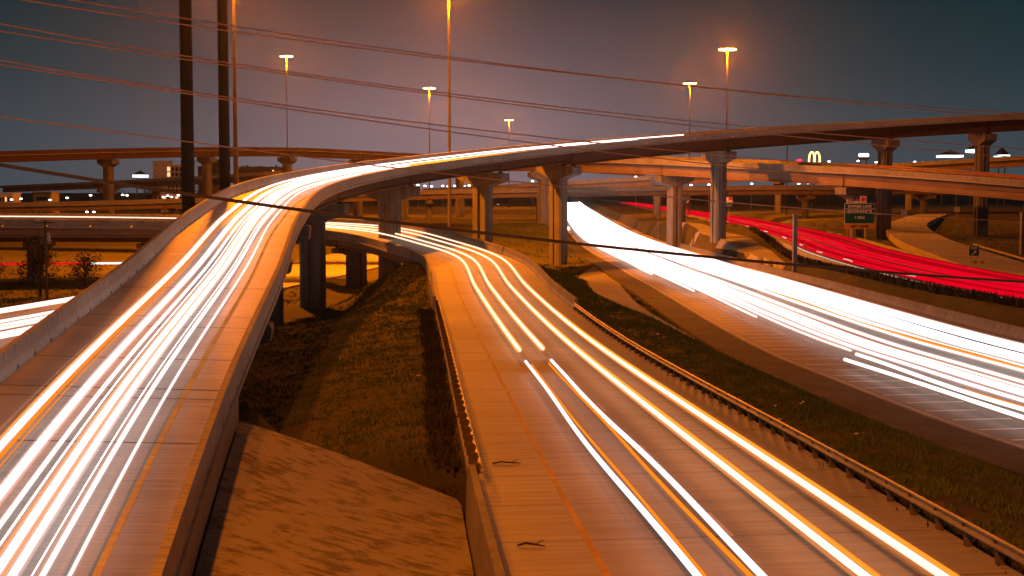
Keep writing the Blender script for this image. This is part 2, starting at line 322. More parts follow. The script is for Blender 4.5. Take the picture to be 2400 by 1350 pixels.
def G(x, y):
    x = np.atleast_1d(np.asarray(x, float)); y = np.atleast_1d(np.asarray(y, float)); z = np.empty(len(x))
    for a in range(0, len(x), 20000):
        X = np.stack([x[a:a+20000], y[a:a+20000]], 1)/100.0
        z[a:a+20000] = _tps(((X[:, None]-_xy[None])**2).sum(2)) @ _w[:_n] + _w[_n] + X @ _w[_n+1:]
    for c, T, hw, bl, dr, br in GROUNDED:
        bb = hw + max(bl, br) + 5
        k = np.where((x > c[:, 0].min()-bb) & (x < c[:, 0].max()+bb) & (y > c[:, 1].min()-bb) & (y < c[:, 1].max()+bb))[0]
        for a in range(0, len(k), 4000):
            kk = k[a:a+4000]; d2 = (x[kk, None]-c[None, :, 0])**2 + (y[kk, None]-c[None, :, 1])**2
            i = np.argmin(d2, 1); d = np.sqrt(d2[np.arange(len(kk)), i])
            side = (x[kk]-c[i, 0])*T[i, 1] - (y[kk]-c[i, 1])*T[i, 0]
            rz = c[i, 2] - c[i, 3]*np.clip(side, -hw, hw) - dr
            t = np.clip((d-hw)/np.where(side > 0, br, bl), 0, 1); w = 1 - t*t*(3-2*t)
            z[kk] = z[kk]*(1-w) + rz*w
    k = np.where((x > -16) & (x < 4) & (y > 0) & (y < 58))[0]
    if len(k):
        T = BANKV[3]; d2 = (x[k, None]-T[None, :, 0])**2 + (y[k, None]-T[None, :, 1])**2; i = np.argmin(d2, 1)
        near = (d2[np.arange(len(k)), i] < 1.2) | inpoly(x[k], y[k], BANK)
        z[k] = np.where(near, np.minimum(z[k], T[i, 2] - .45), z[k])
    return z
def g1(x, y): return float(G(x, y)[0])

def axis(lo, mid0, mid1, hi, st, gr):
    a = list(np.arange(mid0, mid1 + .01, st)); s = st
    while a[-1] < hi: s *= gr; a.append(a[-1] + s)
    s = st
    while a[0] > lo: s *= gr; a.insert(0, a[0] - s)
    return np.array(a)
gx = axis(-1500, -72, 72, 1500, 1.4, 1.18); gy = axis(-200, 24, 262, 3000, 1.4, 1.10)
GX, GY = np.meshgrid(gx, gy); gz = G(GX.ravel(), GY.ravel())
nx, ny = len(gx), len(gy); idx = np.arange(nx*ny).reshape(ny, nx)
gf = np.stack([idx[:-1, :-1], idx[:-1, 1:], idx[1:, 1:], idx[1:, :-1]], -1).reshape(-1, 4)
gz = gz + RNG.normal(0, .02, len(gz))
ground = part('ground', np.stack([GX.ravel(), GY.ravel(), gz], 1), gf.tolist(), M['ground'], smooth=True)
setp(ground, 'rough grassy ground between the roads and under the bridges', kind='structure')

# ------------------------------------------------------------------ roads on the ground
def ribbon(name, al, s0, s1, d0, d1, h, mat, parent=None, ds=2.0, nd=2, skirt=0.4):
    prof = [(d0, h - skirt)] + [(d0 + (d1-d0)*i/(nd-1), h) for i in range(nd)] + [(d1, h - skirt)] if skirt else [(d0 + (d1-d0)*i/(nd-1), h) for i in range(nd)]
    V, Fc, uv = al.loft(s0, s1, prof, ds, False)
    return part(name, V, Fc, mat, parent, uv)
def line(name, al, s0, s1, d, w, h, mat, parent): return ribbon(name, al, s0, s1, d-w/2, d+w/2, h, mat, parent, 3.0, 2, 0)

kroad = ribbon('connector_road', AK, 0, S_KAB, -HW_K-.3, HW_K+.3, 0.0, M['road'], None, 2.0, 4)
setp(kroad, 'concrete connector road curving away to the left', kind='structure')
line('yellow_edge_line', AK, 0, S_KAB, -3.4, .16, .005, M['yellow'], kroad)
line('white_edge_line', AK, 0, S_KAB, 4.1, .12, .005, M['white'], kroad)
for i in range(14):
    s0 = 22 + i*12.2
    if s0 + 3 < S_KAB: line('lane_dash', AK, s0, s0+3.0, .38, .12, .005, M['white'], kroad)
for i in range(40):
    s0 = 8 + i*4.6
    if s0 < S_KAB: line('slab_joint', AK, s0, s0+.035, 0, HW_K*2, .004, M['joint'], kroad)

froad = ribbon('freeway', AF, 0, AF.L, -9.8, HW_F, 0.0, M['freeway'], None, 4.0, 6)
setp(froad, 'wide freeway carriageway crowded with headlights', kind='structure')
shoulder = ribbon('freeway_shoulder', AF, 0, AF.at_y(260), -12.8, -9.82, -.01, M['asphalt'], None, 3.0, 2)
setp(shoulder, 'dark asphalt shoulder along the near side of the freeway', kind='structure')
line('edge_line', AF, 0, AF.at_y(500), -9.5, .18, .005, M['white'], froad)
line('edge_line', AF, 0, AF.at_y(500), 9.3, .18, .005, M['yellow'], froad)
for dd in (-5.0, -1.4, 2.2, 5.8):
    for i in range(14):
        s0 = 40 + i*12.2; line('lane_dash', AF, s0, s0+3.0, dd, .12, .005, M['white'], froad)
s0 = AF.at_y(52)
while s0 < AF.at_y(215):                      # bars across the gore beside the edge line
    ln = 3.3*random.uniform(.8, 1.05)
    line('transverse_bar', AF, s0, s0+.24, -9.2+ln/2+random.uniform(0, .25), ln, .006, M['bar'], froad)
    s0 += 2.75
troad = ribbon('opposite_carriageway', AT, 0, AT.L, -HW_T, HW_T, 0.0, M['freeway'], None, 4.0, 3)
setp(troad, 'opposite freeway carriageway striped with red tail lights', kind='structure')
eroad = ribbon('lower_road', AE, 0, AE.L, -9.5, 9.5, 0.0, M['road'], None, 2.0, 3)
setp(eroad, 'road below the ramp on the left', kind='structure')

# exit ramp climbing the right-hand bank
AX = Align([(56, 150, .1), (60.5, 185, .6), (69, 240, 1.3), (86, 310, 1.7), (108, 375, 2.0), (130, 430, 2.6)])
xroad = ribbon('exit_ramp_road', AX, 0, AX.L, -4.2, 4.2, 0.25, M['apron'], None, 3.0, 3, 1.2)
setp(xroad, 'pale concrete exit ramp climbing the far bank', kind='structure')

def sheet(name, left, right, mat, dz, n=24, m=8, label=None, uvs=1.0):
    """terrain-following sheet between two polylines (world xy)"""
    def res(P, n):
        P = np.asarray(P, float); L = np.concatenate([[0], np.cumsum(np.linalg.norm(np.diff(P, axis=0), axis=1))])
        q = np.linspace(0, L[-1], n); return np.stack([np.interp(q, L, P[:, j]) for j in range(2)], 1)
    A, B = res(left, n), res(right, n); t = np.linspace(0, 1, m)[None, :, None]
    P = A[:, None]*(1-t) + B[:, None]*t; Q = P.reshape(-1, 2)
    V = np.column_stack([Q, G(Q[:, 0], Q[:, 1]) + dz]); I = np.arange(n*m).reshape(n, m)
    Fc = [(I[i, j], I[i, j+1], I[i+1, j+1], I[i+1, j]) for i in range(n-1) for j in range(m-1)]
    wd = np.linalg.norm(B-A, axis=1).mean(); ln = np.linalg.norm(np.diff((A+B)/2, axis=0), axis=1).sum()
    uv = np.stack(np.meshgrid(np.linspace(0, wd, m), np.linspace(0, ln, n)), -1).reshape(-1, 2)
    o = part(name, V, Fc, mat, None, uv); setp(o, label, kind='structure'); return o
sheet('concrete_apron', [(17.0, 232), (15.2, 205), (13.5, 175), (12.8, 150), (12.6, 128), (14.0, 108)], [(14.0, 236), (9.5, 205), (8.6, 175), (8.6, 150), (9.8, 128), (13.6, 106)], M['apron'], .06, 40, 8,
      'flat orange-lit concrete apron between the guardrail and the freeway shoulder')
sheet('median_apron', [(37.5, 205), (39.3, 240), (38.5, 272), (37.0, 300), (36.5, 335)], [(39.8, 206), (44.0, 240), (45.5, 272), (43.0, 300), (40, 335)], M['apron'], .12, 30, 6,
      'concrete island between the two freeway carriageways')

V, Fc, uv = BANKV[0], BANKV[1], BANKV[2]
setp(part('paved_bank', V, Fc, M['paving'], None, uv, base=(-6, 45, 0)), 'stained concrete slope paving beside the near ramp', 'slope paving')

# ------------------------------------------------------------------ bridges
def parapet(parent, al, s0, s1, d, side, h=1.0, w=.32, panel=3.05, slot=True, mat='parapet', name='parapet_panel'):
    """safety-shape panels; each has a drain slot left open at its foot"""
    n = max(1, int(round((s1-s0)/panel))); st = (s1-s0)/n
    for i in range(n):
        a, b = s0 + i*st + .012, s0 + (i+1)*st - .012
        inn = d - side*0.0; o = d + side*w
        up = [(inn, .16), (inn + side*.06, .40), (inn + side*.10, h), (o, h), (o, .16)]
        lo = [(inn, .0), (inn, .16), (o, .16), (o, -.10)]
        if side < 0: up = up[::-1]; lo = lo[::-1]
        V, Fc, uv = al.loft(a, b, up, 1.6)
        if slot: V2, F2, uv2 = al.loft(a + .32, b, lo, 1.6)
        else: V2, F2, uv2 = al.loft(a, b, lo, 1.6)
        k = len(V); V = np.vstack([V, V2]); Fc = Fc + [tuple(q + k for q in f) for f in F2]; uv = np.vstack([uv, uv2])
        part(name, V, Fc, M[mat], parent, uv)

def pier(parent, al, s, ztop, capw, caph, colw, colt, rz_off=0.0, d=0.0, capt=None):
    """hammerhead pier: grooved octagonal column under a chamfered cap"""
    P = al.pt(s, d, 0); rz = al.heading(s) - math.pi/2 + rz_off; e = float(np.interp(s, al.S, al.C[:, 3]))
    p = sub('pier', parent); zt = P[2] + ztop; zb = min(g1(P[0], P[1]), zt-2) - .8; w, t = colw/2, colt/2; c = .32; gr = .34; gd = .22
    poly = [(-w+c, -t), (-gr, -t), (-gr, -t+gd), (gr, -t+gd), (gr, -t), (w-c, -t), (w, -t+c), (w, t-c), (w-c, t), (gr, t), (gr, t-gd), (-gr, t-gd), (-gr, t), (-w+c, t), (-w, t-c), (-w, -t+c)]
    zc = zt - caph
    V, Fc = prism(poly, zb, zc - .02, (P[0], P[1]), rz); part('column', V, Fc, M['pier'], p)
    V, Fc = tube([(P[0] + q[0], P[1] + q[1], z) for q in [((w+.07)*math.cos(rz) - (-t*.3)*math.sin(rz), (w+.07)*math.sin(rz) + (-t*.3)*math.cos(rz))] for z in (zb, (zb+zc)/2, zc + caph*.2)], .09, 6); part('drain_pipe', V, Fc, M['galv'], p)
    hw = capw/2; ct = (capt or colt + .25)/2; n = 0
    sec = [(-hw, zt), (hw, zt), (hw + .12, zt - .25), (hw, zt - caph*.62), (w + .1, zc), (w+.1, zc-.2), (-w-.1, zc-.2), (-w - .1, zc), (-hw, zt - caph*.62), (-hw - .12, zt - .25)]
    sec = [(x, z - e*x) for x, z in sec]
    V = []
    for y in (-ct, ct):
        for x, z in sec: V.append((P[0] + x*math.cos(rz) - y*math.sin(rz), P[1] + x*math.sin(rz) + y*math.cos(rz), z))
    m = len(sec); Fc = [tuple(range(m)), tuple(range(m, 2*m))[::-1]] + [(i, m+i, m+(i+1) % m, (i+1) % m) for i in range(m)]
    part('cap', V, Fc, M['pier'], p)
    for x in np.linspace(-hw+.8, hw-.8, 4):
        V, Fc = box((P[0] + x*math.cos(rz), P[1] + x*math.sin(rz), zt - e*x - .02), .6, .7, .22, rz); part('bearing', V, Fc, M['joint'], p)
    return p

def girders(parent, al, s0, s1, ds, depth, mat, top=-.25):
    for d in ds:
        pr = [(d-.30, top), (d+.30, top), (d+.30, top-.16), (d+.11, top-.24), (d+.11, top-depth+.30), (d+.34, top-depth+.16), (d+.34, top-depth), (d-.34, top-depth), (d-.34, top-depth+.16), (d-.11, top-depth+.30), (d-.11, top-.24), (d-.30, top-.16)]
        V, Fc, uv = al.loft(s0+.15, s1-.15, pr[::-1], 4.0); part('girder', V, Fc, M[mat], parent, uv)

def bridge(root, al, stations, hw, depth, gd, mats=('deck', 'parapet', 'girder'), ph=1.0, panel=3.05, slot=True, pierspec=None, skip_par=()):
    """spans between stations: deck slab, two parapets, girders"""
    for i in range(len(stations)-1):
        a, b = stations[i], stations[i+1]
        pr = [(-hw-.42, 0), (hw+.42, 0), (hw+.42, -.22), (-hw-.42, -.22)]
        V, Fc, uv = al.loft(a+.02, b-.02, pr[::-1], 2.5)
        part('deck_slab', V, Fc, M[mats[0]], root, uv)
        dp = depth[i] if isinstance(depth, (list, tuple)) else depth
        girders(root, al, a, b, gd, dp, mats[2], -.23)
        for sd in (-1, 1):
            if (sd, i) in skip_par: continue
            parapet(root, al, a, b, sd*hw, sd, ph, .34, panel, slot, mats[1])

# --- R: the near ramp that becomes the high flyover
def sx(al, x, y):
    return float(al.S[np.argmin((al.C[:, 0]-x)**2 + (al.C[:, 1]-y)**2)])
R = thing('flyover', tuple(AR.pt(S_RAB)), 'near concrete ramp that climbs from the lower left and sweeps right as the high flyover', 'flyover')
st_R = [S_RAB, AR.at_y(80), AR.at_y(110), AR.at_y(139), AR.at_y(168.5), AR.at_y(202.5), sx(AR, -4.6, 232.5), sx(AR, 8.3, 250.3), sx(AR, 39.2, 272.8), sx(AR, 73.7, 283.1), sx(AR, 94.2, 285.1), AR.L]
dep_R = [1.5, 1.5, 1.5, 1.5, 1.55, 1.6, 1.75, 2.2, 2.25, 2.25, 2.25]
V, Fc, uv = AR.loft(0, S_RAB-.02, [(-HW_R-.42, 0), (HW_R+.42, 0), (HW_R+.42, -1.6), (-HW_R-.42, -1.6)][::-1], 2.5); part('approach_slab', V, Fc, M['deck'], R, uv)
parapet(R, AR, 6, S_RAB, -HW_R, -1, 1.0, .34); parapet(R, AR, 6, S_RAB, HW_R, 1, 1.0, .34)
bridge(R, AR, st_R, HW_R, dep_R, (-3.1, -1.05, 1.05, 3.1))
for i, s in enumerate(st_R[:-1]):
    pier(R, AR, s, -.23 - (max(dep_R[i], dep_R[max(i-1, 0)])) - .2, 8.3 if i else 8.8, 2.2 if i > 2 else 1.6, 2.85, 2.2)
line('yellow_edge_line', AR, 4, AR.L, 2.72, .22, .006, M['yellow'], R)
line('white_edge_line', AR, 4, AR.L, -2.6, .10, .006, M['white'], R)
for s in sorted(set([30, 36.5, 44, 52] + [round(x, 1) for x in st_R[:-1]] + [st_R[0]+17, st_R[1]+17, st_R[2]+16])):
    line('expansion_joint', AR, s-.04, s+.04, 0, 2*HW_R-.05, .008, M['joint'], R)

# --- M: mid-level flyover that dips to the right
Mb = thing('flyover', tuple(AM.pt(sx(AM, 24, 336))), 'long mid-level flyover passing behind the high ramp and dropping to the right', 'flyover')
st_M = [0, sx(AM, -198, 695), sx(AM, -128.9, 620.5), sx(AM, -77, 546), sx(AM, -36, 470), sx(AM, 8.3, 372), sx(AM, 35.8, 311.5), sx(AM, 63.6, 264.6), sx(AM, 88.3, 238.3), AM.L]
bridge(Mb, AM, st_M, 4.4, 2.3, (-3.2, -1.1, 1.1, 3.2), ('deck', 'barrier', 'girder_pale'), 1.05, 9.0, False)
for s in st_M[1:-1]: pier(Mb, AM, s, -2.75, 8.3, 2.1, 2.9, 2.3)
# --- L: far flyover on the left skyline
Lb = thing('flyover', tuple(AL.pt(100)), 'distant dark flyover arching across the left skyline above all other decks', 'flyover')
st_L = [0, sx(AL, -129.5, 458), sx(AL, -104, 485.6), sx(AL, -80, 505), sx(AL, -57, 526), sx(AL, -20, 552), AL.L]
bridge(Lb, AL, st_L, 4.3, 2.0, (-3.1, -1.05, 1.05, 3.1), ('deck', 'girder', 'girder'), 1.0, 12.0, False)  # parapets in the dark girder colour, standing in for their unlit near side
for s in st_L[1:-1]: pier(Lb, AL, s, -2.45, 8.6, 2.2, 3.2, 2.4)
# --- O: level overpass across the whole valley
Ob = thing('overpass', tuple(AO.pt(100)), 'low level overpass crossing the full width behind the connector road', 'overpass')
st_O = list(np.linspace(0, AO.L, 12))
bridge(Ob, AO, st_O, 6.5, 1.35, (-5.4, -2.7, 0, 2.7, 5.4), ('deck', 'barrier', 'girder_pale'), 1.0, 9.0, True)
for s in st_O[1:-1]: pier(Ob, AO, s, -1.8, 11.5, 1.5, 2.0, 1.6)
# --- P: far ramp rising to the right
Pb = thing('overpass', tuple(AP.pt(60)), 'far straight ramp rising to the right behind the mid-level flyover', 'overpass')
st_P = list(np.linspace(0, AP.L, 7))
bridge(Pb, AP, st_P, 4.4, 2.0, (-3.1, -1.05, 1.05, 3.1), ('deck', 'barrier', 'girder_pale'), 1.0, 12.0, False)
for s in st_P[1:-1]: pier(Pb, AP, s, -2.4, 8.4, 2.0, 2.6, 2.0)
# --- Q: low bridge seen through the spans of the connector on the left
AQ = Align([(-150, 268, 1.4), (-110, 262, 1.6), (-75, 257, 1.8), (-45, 252, 1.8), (-22, 249, 1.2)])
Qb = thing('overpass', tuple(AQ.pt(60)), 'low dark bridge glimpsed under the connector bridge at left', 'overpass')
st_Q = list(np.linspace(0, AQ.L, 7)); bridge(Qb, AQ, st_Q, 5.0, 1.2, (-3.8, 0, 3.8), ('deck', 'barrier', 'girder'), .95, 9.0, False)
for s in st_Q[1:]: pier(Qb, AQ, s, -1.7, 9.0, 1.2, 2.6, 1.6)
# --- K: connector bridge continuing left under the ramp
Kb = thing('connector_bridge', tuple(AK.pt(S_KAB)), 'curved connector bridge carrying the road left beneath the near ramp', 'bridge')
st_K = [S_KAB, sx(AK, -23.1, 207.7), sx(AK, -45, 208), sx(AK, -66, 195.5), AK.L]
bridge(Kb, AK, st_K, HW_K, 1.3, (-4.6, -1.5, 1.5, 4.6), ('road', 'barrier', 'girder_pale'), .95, 6.0, True)
for s in st_K[1:-1]: pier(Kb, AK, s, -1.75, 10.0, 1.1, 4.2, 1.2)
line('yellow_edge_line', AK, S_KAB, AK.L, -3.4, .16, .006, M['yellow'], Kb)
P0 = AK.pt(S_KAB); hd = AK.heading(S_KAB) - math.pi/2
V, Fc = box((P0[0], P0[1], -5.5), 12.6, .9, 5.5 + P0[2] - .3, hd); part('abutment', V, Fc, M['pier'], Kb)

# ------------------------------------------------------------------ concrete barriers
def barrier_run(al, s0, s1, d, side, label, h=.95, panel=6.0, mat='barrier', foot=.35):
    t = thing('concrete_barrier', tuple(al.pt((s0+s1)/2, d, 0)), label, 'barrier')
    n = max(1, int(round((s1-s0)/panel))); st = (s1-s0)/n
    for i in range(n):
        a, b = s0 + i*st + .01, s0 + (i+1)*st - .01
        pr = [(d, -foot), (d, .12), (d + side*.14, .36), (d + side*.19, h), (d + side*.40, h), (d + side*.46, .12), (d + side*.5, -foot)]
        if side < 0: pr = pr[::-1]
        V, Fc, uv = al.loft(a, b, pr, 1.5); part('barrier_segment', V, Fc, M[mat], t, uv)
    return t
barrier_run(AK, S_KFAR, S_KAB - .05, HW_K, 1, 'orange concrete barrier on the right of the connector bend, past the guardrail')
barrier_run(AK, S_KFAR + 1, S_KAB - .05, -HW_K, -1, 'concrete parapet on the left of the connector, where the bridge begins')
barrier_run(AK, 4, AK.at_y(43.5), -HW_K, -1, 'low concrete rail at the bottom edge, left of the connector', .72, 6.0, 'barrier', 1.5)
barrier_run(AF, AF.at_y(36), AF.at_y(330), HW_F, 1, 'long orange-lit barrier along the far side of the headlight freeway', .85, 6.0, 'pier')
barrier_run(AT, AT.at_y(60), AT.at_y(330), -HW_T-.05, -1, 'brown retaining wall carrying the red-lit carriageway', .75, 6.0, 'barrier', 1.6)
barrier_run(AT, AT.at_y(60), AT.at_y(300), HW_T, 1, 'dark barrier on the far side of the tail-light carriageway', .9)

# ------------------------------------------------------------------ guardrails
def guardrail(al, s0, s1, d, side, label, block='wood_post'):
    """w-beam on timber posts; `side` points away from the traffic"""
    t = thing('guardrail', tuple(al.pt((s0+s1)/2, d, 0)), label, 'guardrail')
    n = int((s1-s0)/3.81)
    for i in range(n):
        a, b = s0 + i*3.81, s0 + (i+1)*3.81 + .12
        h0 = .40; o = side*.004*(i % 2)
        pr = []
        for y, u in ((0, .035), (.035, .0), (.075, 0), (.125, .08), (.155, .085), (.185, .08), (.235, 0), (.275, 0), (.31, .035)):
            pr.append((d + side*u + o, h0 + y))
        pr = pr + [(x + side*.012, z) for x, z in pr[::-1]]
        V, Fc, uv = al.loft(a, b, pr if side > 0 else pr[::-1], 2.0); part('rail_beam', V, Fc, M['galv'], t, uv)
    k = 0; s = s0 + .3; me = None
    while s < s1:
        P = al.pt(s, d + side*.20, 0); rz = al.heading(s)
        V, Fc = box((P[0], P[1], P[2]-1.0), .17, .17, 1.72, rz); po = part('post', V, Fc, M[block], t)
        P = al.pt(s, d + side*.10, 0); V, Fc = box((P[0], P[1], P[2]+.40), .14, .09, .30, rz); part('spacer_block', V, Fc, M[block], po)
        s += 1.905
    return t
guardrail(AK, AK.at_y(20), S_KFAR, HW_K - .05, 1, 'long steel guardrail on posts along the right of the connector road')
guardrail(AK, AK.at_y(43.0), S_KFAR + 1, -HW_K + .05, -1, 'steel guardrail on dark posts along the left of the connector road')
guardrail(AX, 26, 66, 4.6, 1, 'short guardrail on the right side of the exit ramp')

# ------------------------------------------------------------------ high-mast lights
def mast(head, label, lit=1.0, w=MAST_W, dia=.62, ring=2.0, radius=1.0):
    x, y, z = head; zb = g1(x, y) - .5
    t = thing('high_mast_light', (x, y, zb), label, 'light mast', 'high-mast lights over the interchange')
    zz = np.linspace(zb, z + .4, 9); V, Fc = tube([(x, y, q) for q in zz], list(np.linspace(dia/2, dia*.24, 9)), 12)
    part('pole', V, Fc, M['mast'], t, smooth=True)
    V, Fc = merge(tube([(x + ring*math.cos(a), y + ring*math.sin(a), z) for a in np.linspace(0, 2*math.pi, 25)], .09, 6, False),
                  tube([(x - ring, y, z), (x + ring, y, z)], .05, 6), tube([(x, y - ring, z), (x, y + ring, z)], .05, 6))
    part('lamp_ring', V, Fc, M['mast'], t)
    for k in range(10):
        a = k*2*math.pi/10; cx, cy_ = x + ring*math.cos(a), y + ring*math.sin(a)
        prof = [(.16, .30), (.26, .22), (.42, -.05), (.50, -.28)]; V = []; n = 10
        for r, h in prof: V += [(cx + r*math.cos(b), cy_ + r*math.sin(b), z + h) for b in np.linspace(0, 2*math.pi, n, endpoint=False)]
        Fc = [(i*n+j, i*n+(j+1) % n, (i+1)*n+(j+1) % n, (i+1)*n+j) for i in range(3) for j in range(n)] + [tuple(range(n))]
        lu = part('luminaire', V, Fc, M['mast'], t)
        V = []
        for r, h in [(.50, -.24), (.47, -.42), (.28, -.56)]: V += [(cx + r*math.cos(b), cy_ + r*math.sin(b), z + h) for b in np.linspace(0, 2*math.pi, n, endpoint=False)]
        Fc = [(i*n+j, i*n+(j+1) % n, (i+1)*n+(j+1) % n, (i+1)*n+j) for i in range(2) for j in range(n)] + [tuple(range(2*n, 3*n))]
        part('lens', V, Fc, M['lamp'], lu)
    ld = bpy.data.lights.new('sodium_light', 'POINT'); ld.energy = w*lit; ld.color = SODIUM; ld.shadow_soft_size = radius
    lo = bpy.data.objects.new('sodium_light', ld); COL.objects.link(lo); lo.parent = t; lo.location = (0, 0, z - .9 - zb)
    return t
mast((-44.5, 230.0, 46.0), 'nearest tall lamp mast, just right of the two dark power poles', 1.7, dia=.95)
mast((-11.85, 270.0, 47.0), 'tall lamp mast at top centre, its head cut by the frame', 1.0, dia=.75)
mast((-84.1, 535.0, 59.2), 'lit lamp mast at upper left, right of the power poles', 1.0)
mast((-32.35, 560.0, 49.1), 'lit lamp mast left of the tall centre pole', 1.0)
mast((-1.63, 780.0, 47.1), 'small farthest lit lamp mast right of the tall centre pole', 1.0)
mast((66.42, 535.0, 49.2), 'shorter lit lamp of the pair above the high flyover at right', 1.0)
mast((59.29, 395.0, 48.3), 'taller lit lamp of the pair above the high flyover at right', 1.0)
mast((-16.0, -18.0, 46.0), 'lamp mast behind the viewpoint on the left, out of frame', 0.68)

# ------------------------------------------------------------------ haze
hv = box((0, 1650, -9), 4600, 4300, 72)
hz = part('haze', hv[0], hv[1], None, None); setp(hz, 'thin night haze over the whole interchange', kind='stuff')
hm = bpy.data.materials.new('thin_haze'); hm.use_nodes = True; hn = hm.node_tree; hn.nodes.clear()
ho = hn.nodes.new('ShaderNodeOutputMaterial'); pv = hn.nodes.new('ShaderNodeVolumePrincipled')
pv.inputs['Color'].default_value = (0.85, 0.85, 0.9, 1); pv.inputs['Density'].default_value = 0.00004; pv.inputs['Anisotropy'].default_value = 0.86
hn.links.new(pv.outputs[0], ho.inputs['Volume']); hz.data.materials.append(hm)

# ------------------------------------------------------------------ power poles and wires
for x, y, lab in ((-29.3, 129, 'thick dark steel power pole, the left one of the two'), (-30.8, 153, 'thick dark steel power pole, the right one beside the lamp mast')):
    zb = g1(x, y) - .5; t = thing('power_pole', (x, y, zb), lab, 'power pole', 'dark steel power poles')
    zz = np.linspace(zb, 46, 10); V, Fc = tube([(x, y, q) for q in zz], list(np.linspace(.64, .50, 10)), 12); part('shaft', V, Fc, M['dark_steel'], t)
    for q in (12, 30):
        V, Fc = tube([(x, y, q), (x, y, q + .5)], (.64 - (q-zb)*.0028) + .03, 12); part('sleeve_joint', V, Fc, M['dark_steel'], t)
    V, Fc = tube([(x, y, zb), (x, y, zb + .9)], .95, 12); part('base_flange', V, Fc, M['pier'], t)
    for q in (38, 41.5, 45):
        V, Fc = tube([(x - 3.2, y, q + .4), (x, y, q), (x + 3.2, y, q + .4)], .16, 8); part('cross_arm', V, Fc, M['dark_steel'], t)
WIRES = dict(
 A=[(-28.61,71.56,20.46),(-24.42,78.44,20.27),(-18.99,85.31,19.95),(-12.32,92.19,19.51),(-4.42,99.06,19.0),(4.73,105.94,18.45),(15.12,112.81,17.89),(26.75,119.69,17.36),(39.62,126.56,16.91),(53.72,133.44,16.58)],
 B=[(-28.63,71.56,20.04),(-24.43,78.44,19.86),(-19.0,85.31,19.6),(-12.33,92.19,19.26),(-4.42,99.06,18.85),(4.73,105.94,18.38),(15.12,112.81,17.84),(26.75,119.69,17.24),(39.62,126.56,16.56),(53.74,133.44,15.78)],
 C=[(-28.66,71.56,18.77),(-24.46,78.44,18.3),(-19.03,85.31,17.75),(-12.35,92.19,17.14),(-4.43,99.06,16.49),(4.74,105.94,15.82),(15.14,112.81,15.15),(26.79,119.69,14.48),(39.68,126.56,13.83),(53.82,133.44,13.21)],
 D=[(-28.68,71.56,18.28),(-24.47,78.44,17.99),(-19.03,85.31,17.55),(-12.35,92.19,16.99),(-4.43,99.06,16.33),(4.74,105.94,15.58),(15.15,112.81,14.78),(26.8,119.69,13.95),(39.7,126.56,13.11),(53.84,133.44,12.3)],
 E=[(-28.71,71.56,16.93),(-24.51,78.44,16.35),(-19.06,85.31,15.7),(-12.37,92.19,14.99),(-4.43,99.06,14.24),(4.74,105.94,13.47),(15.17,112.81,12.7),(26.83,119.69,11.92),(39.74,126.56,11.15),(53.9,133.44,10.39)],
 F=[(-28.72,71.56,16.62),(-24.51,78.44,16.16),(-19.06,85.31,15.54),(-12.37,92.19,14.77),(-4.43,99.06,13.89),(4.75,105.94,12.92),(15.17,112.81,11.91),(26.85,119.69,10.9),(39.77,126.56,9.94),(53.94,133.44,9.08)],
 G=[(-28.8,71.56,13.99),(-24.57,78.44,13.42),(-19.11,85.31,12.7),(-12.4,92.19,11.87),(-4.44,99.06,10.95),(4.76,105.94,9.99),(15.2,112.81,9.02),(26.89,119.69,8.08),(39.83,126.56,7.24),(54.01,133.44,6.56)],
 H=[(-16.49,40.88,10.96),(-13.54,43.12,10.38),(-10.19,45.38,9.78),(-6.42,47.62,9.17),(-2.24,49.88,8.56),(2.35,52.12,7.96),(7.35,54.38,7.38),(12.76,56.62,6.81),(18.58,58.88,6.28),(24.81,61.12,5.78)])
WL = dict(A='upper wire of the topmost pair crossing the sky', B='lower wire of the topmost pair crossing the sky', C='upper wire of the second pair from the top', D='lower wire of the second pair from the top',
          E='upper wire of the third pair from the top', F='lower wire of the third pair from the top', G='single thin wire below the three pairs', H='thick black cable sagging across the middle of the scene')
for k, P in WIRES.items():
    P = np.array(P); u = np.linspace(0, 1, len(P)); q = np.linspace(-.12, 1.12, 40)
    cs = [np.polyfit(u, P[:, j], 3) for j in range(3)]; C = np.stack([np.polyval(c, q) for c in cs], 1)
    V, Fc = tube(C, .062 if k == 'H' else .042, 6); o = part('power_cable', V, Fc, M['cable' if k == 'H' else 'wire'], None, base=tuple(C[0]))
    setp(o, WL[k], 'cable', 'overhead cables')

# ------------------------------------------------------------------ light trails: glowing filaments at lamp height over the roads
def trail(al, s0, s1, d, h, r, mat, label, group, wob=0.0, ds=3.0, wl=9.0, fr=0.0, frm='fringe', far=0.0):
    n = max(4, int((s1-s0)/ds)); q = np.linspace(s0, s1, n); ph = random.uniform(0, 6)
    dd = d + wob*np.sin(q/wl + ph)*.6; hh = h + wob*np.sin(q/(wl*.6) + ph)*.35
    P = al.pt(q, dd, hh); rr = r*(1 + np.maximum(0, P[:, 1]-far)/110.0) if far else r   # oncoming lamps glare wider far off
    V, Fc = tube(P, rr, 6); o = part('light_trail', V, Fc, M[mat], None, base=tuple(P[0]), smooth=True)
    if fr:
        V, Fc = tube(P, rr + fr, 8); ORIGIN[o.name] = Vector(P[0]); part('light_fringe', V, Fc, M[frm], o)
    return setp(o, label, 'light trail', group)
gR = 'headlight trails on the near ramp'
sA, sB, sC = 5, sx(AR, -17, 203.5), sx(AR, 33, 269.5)
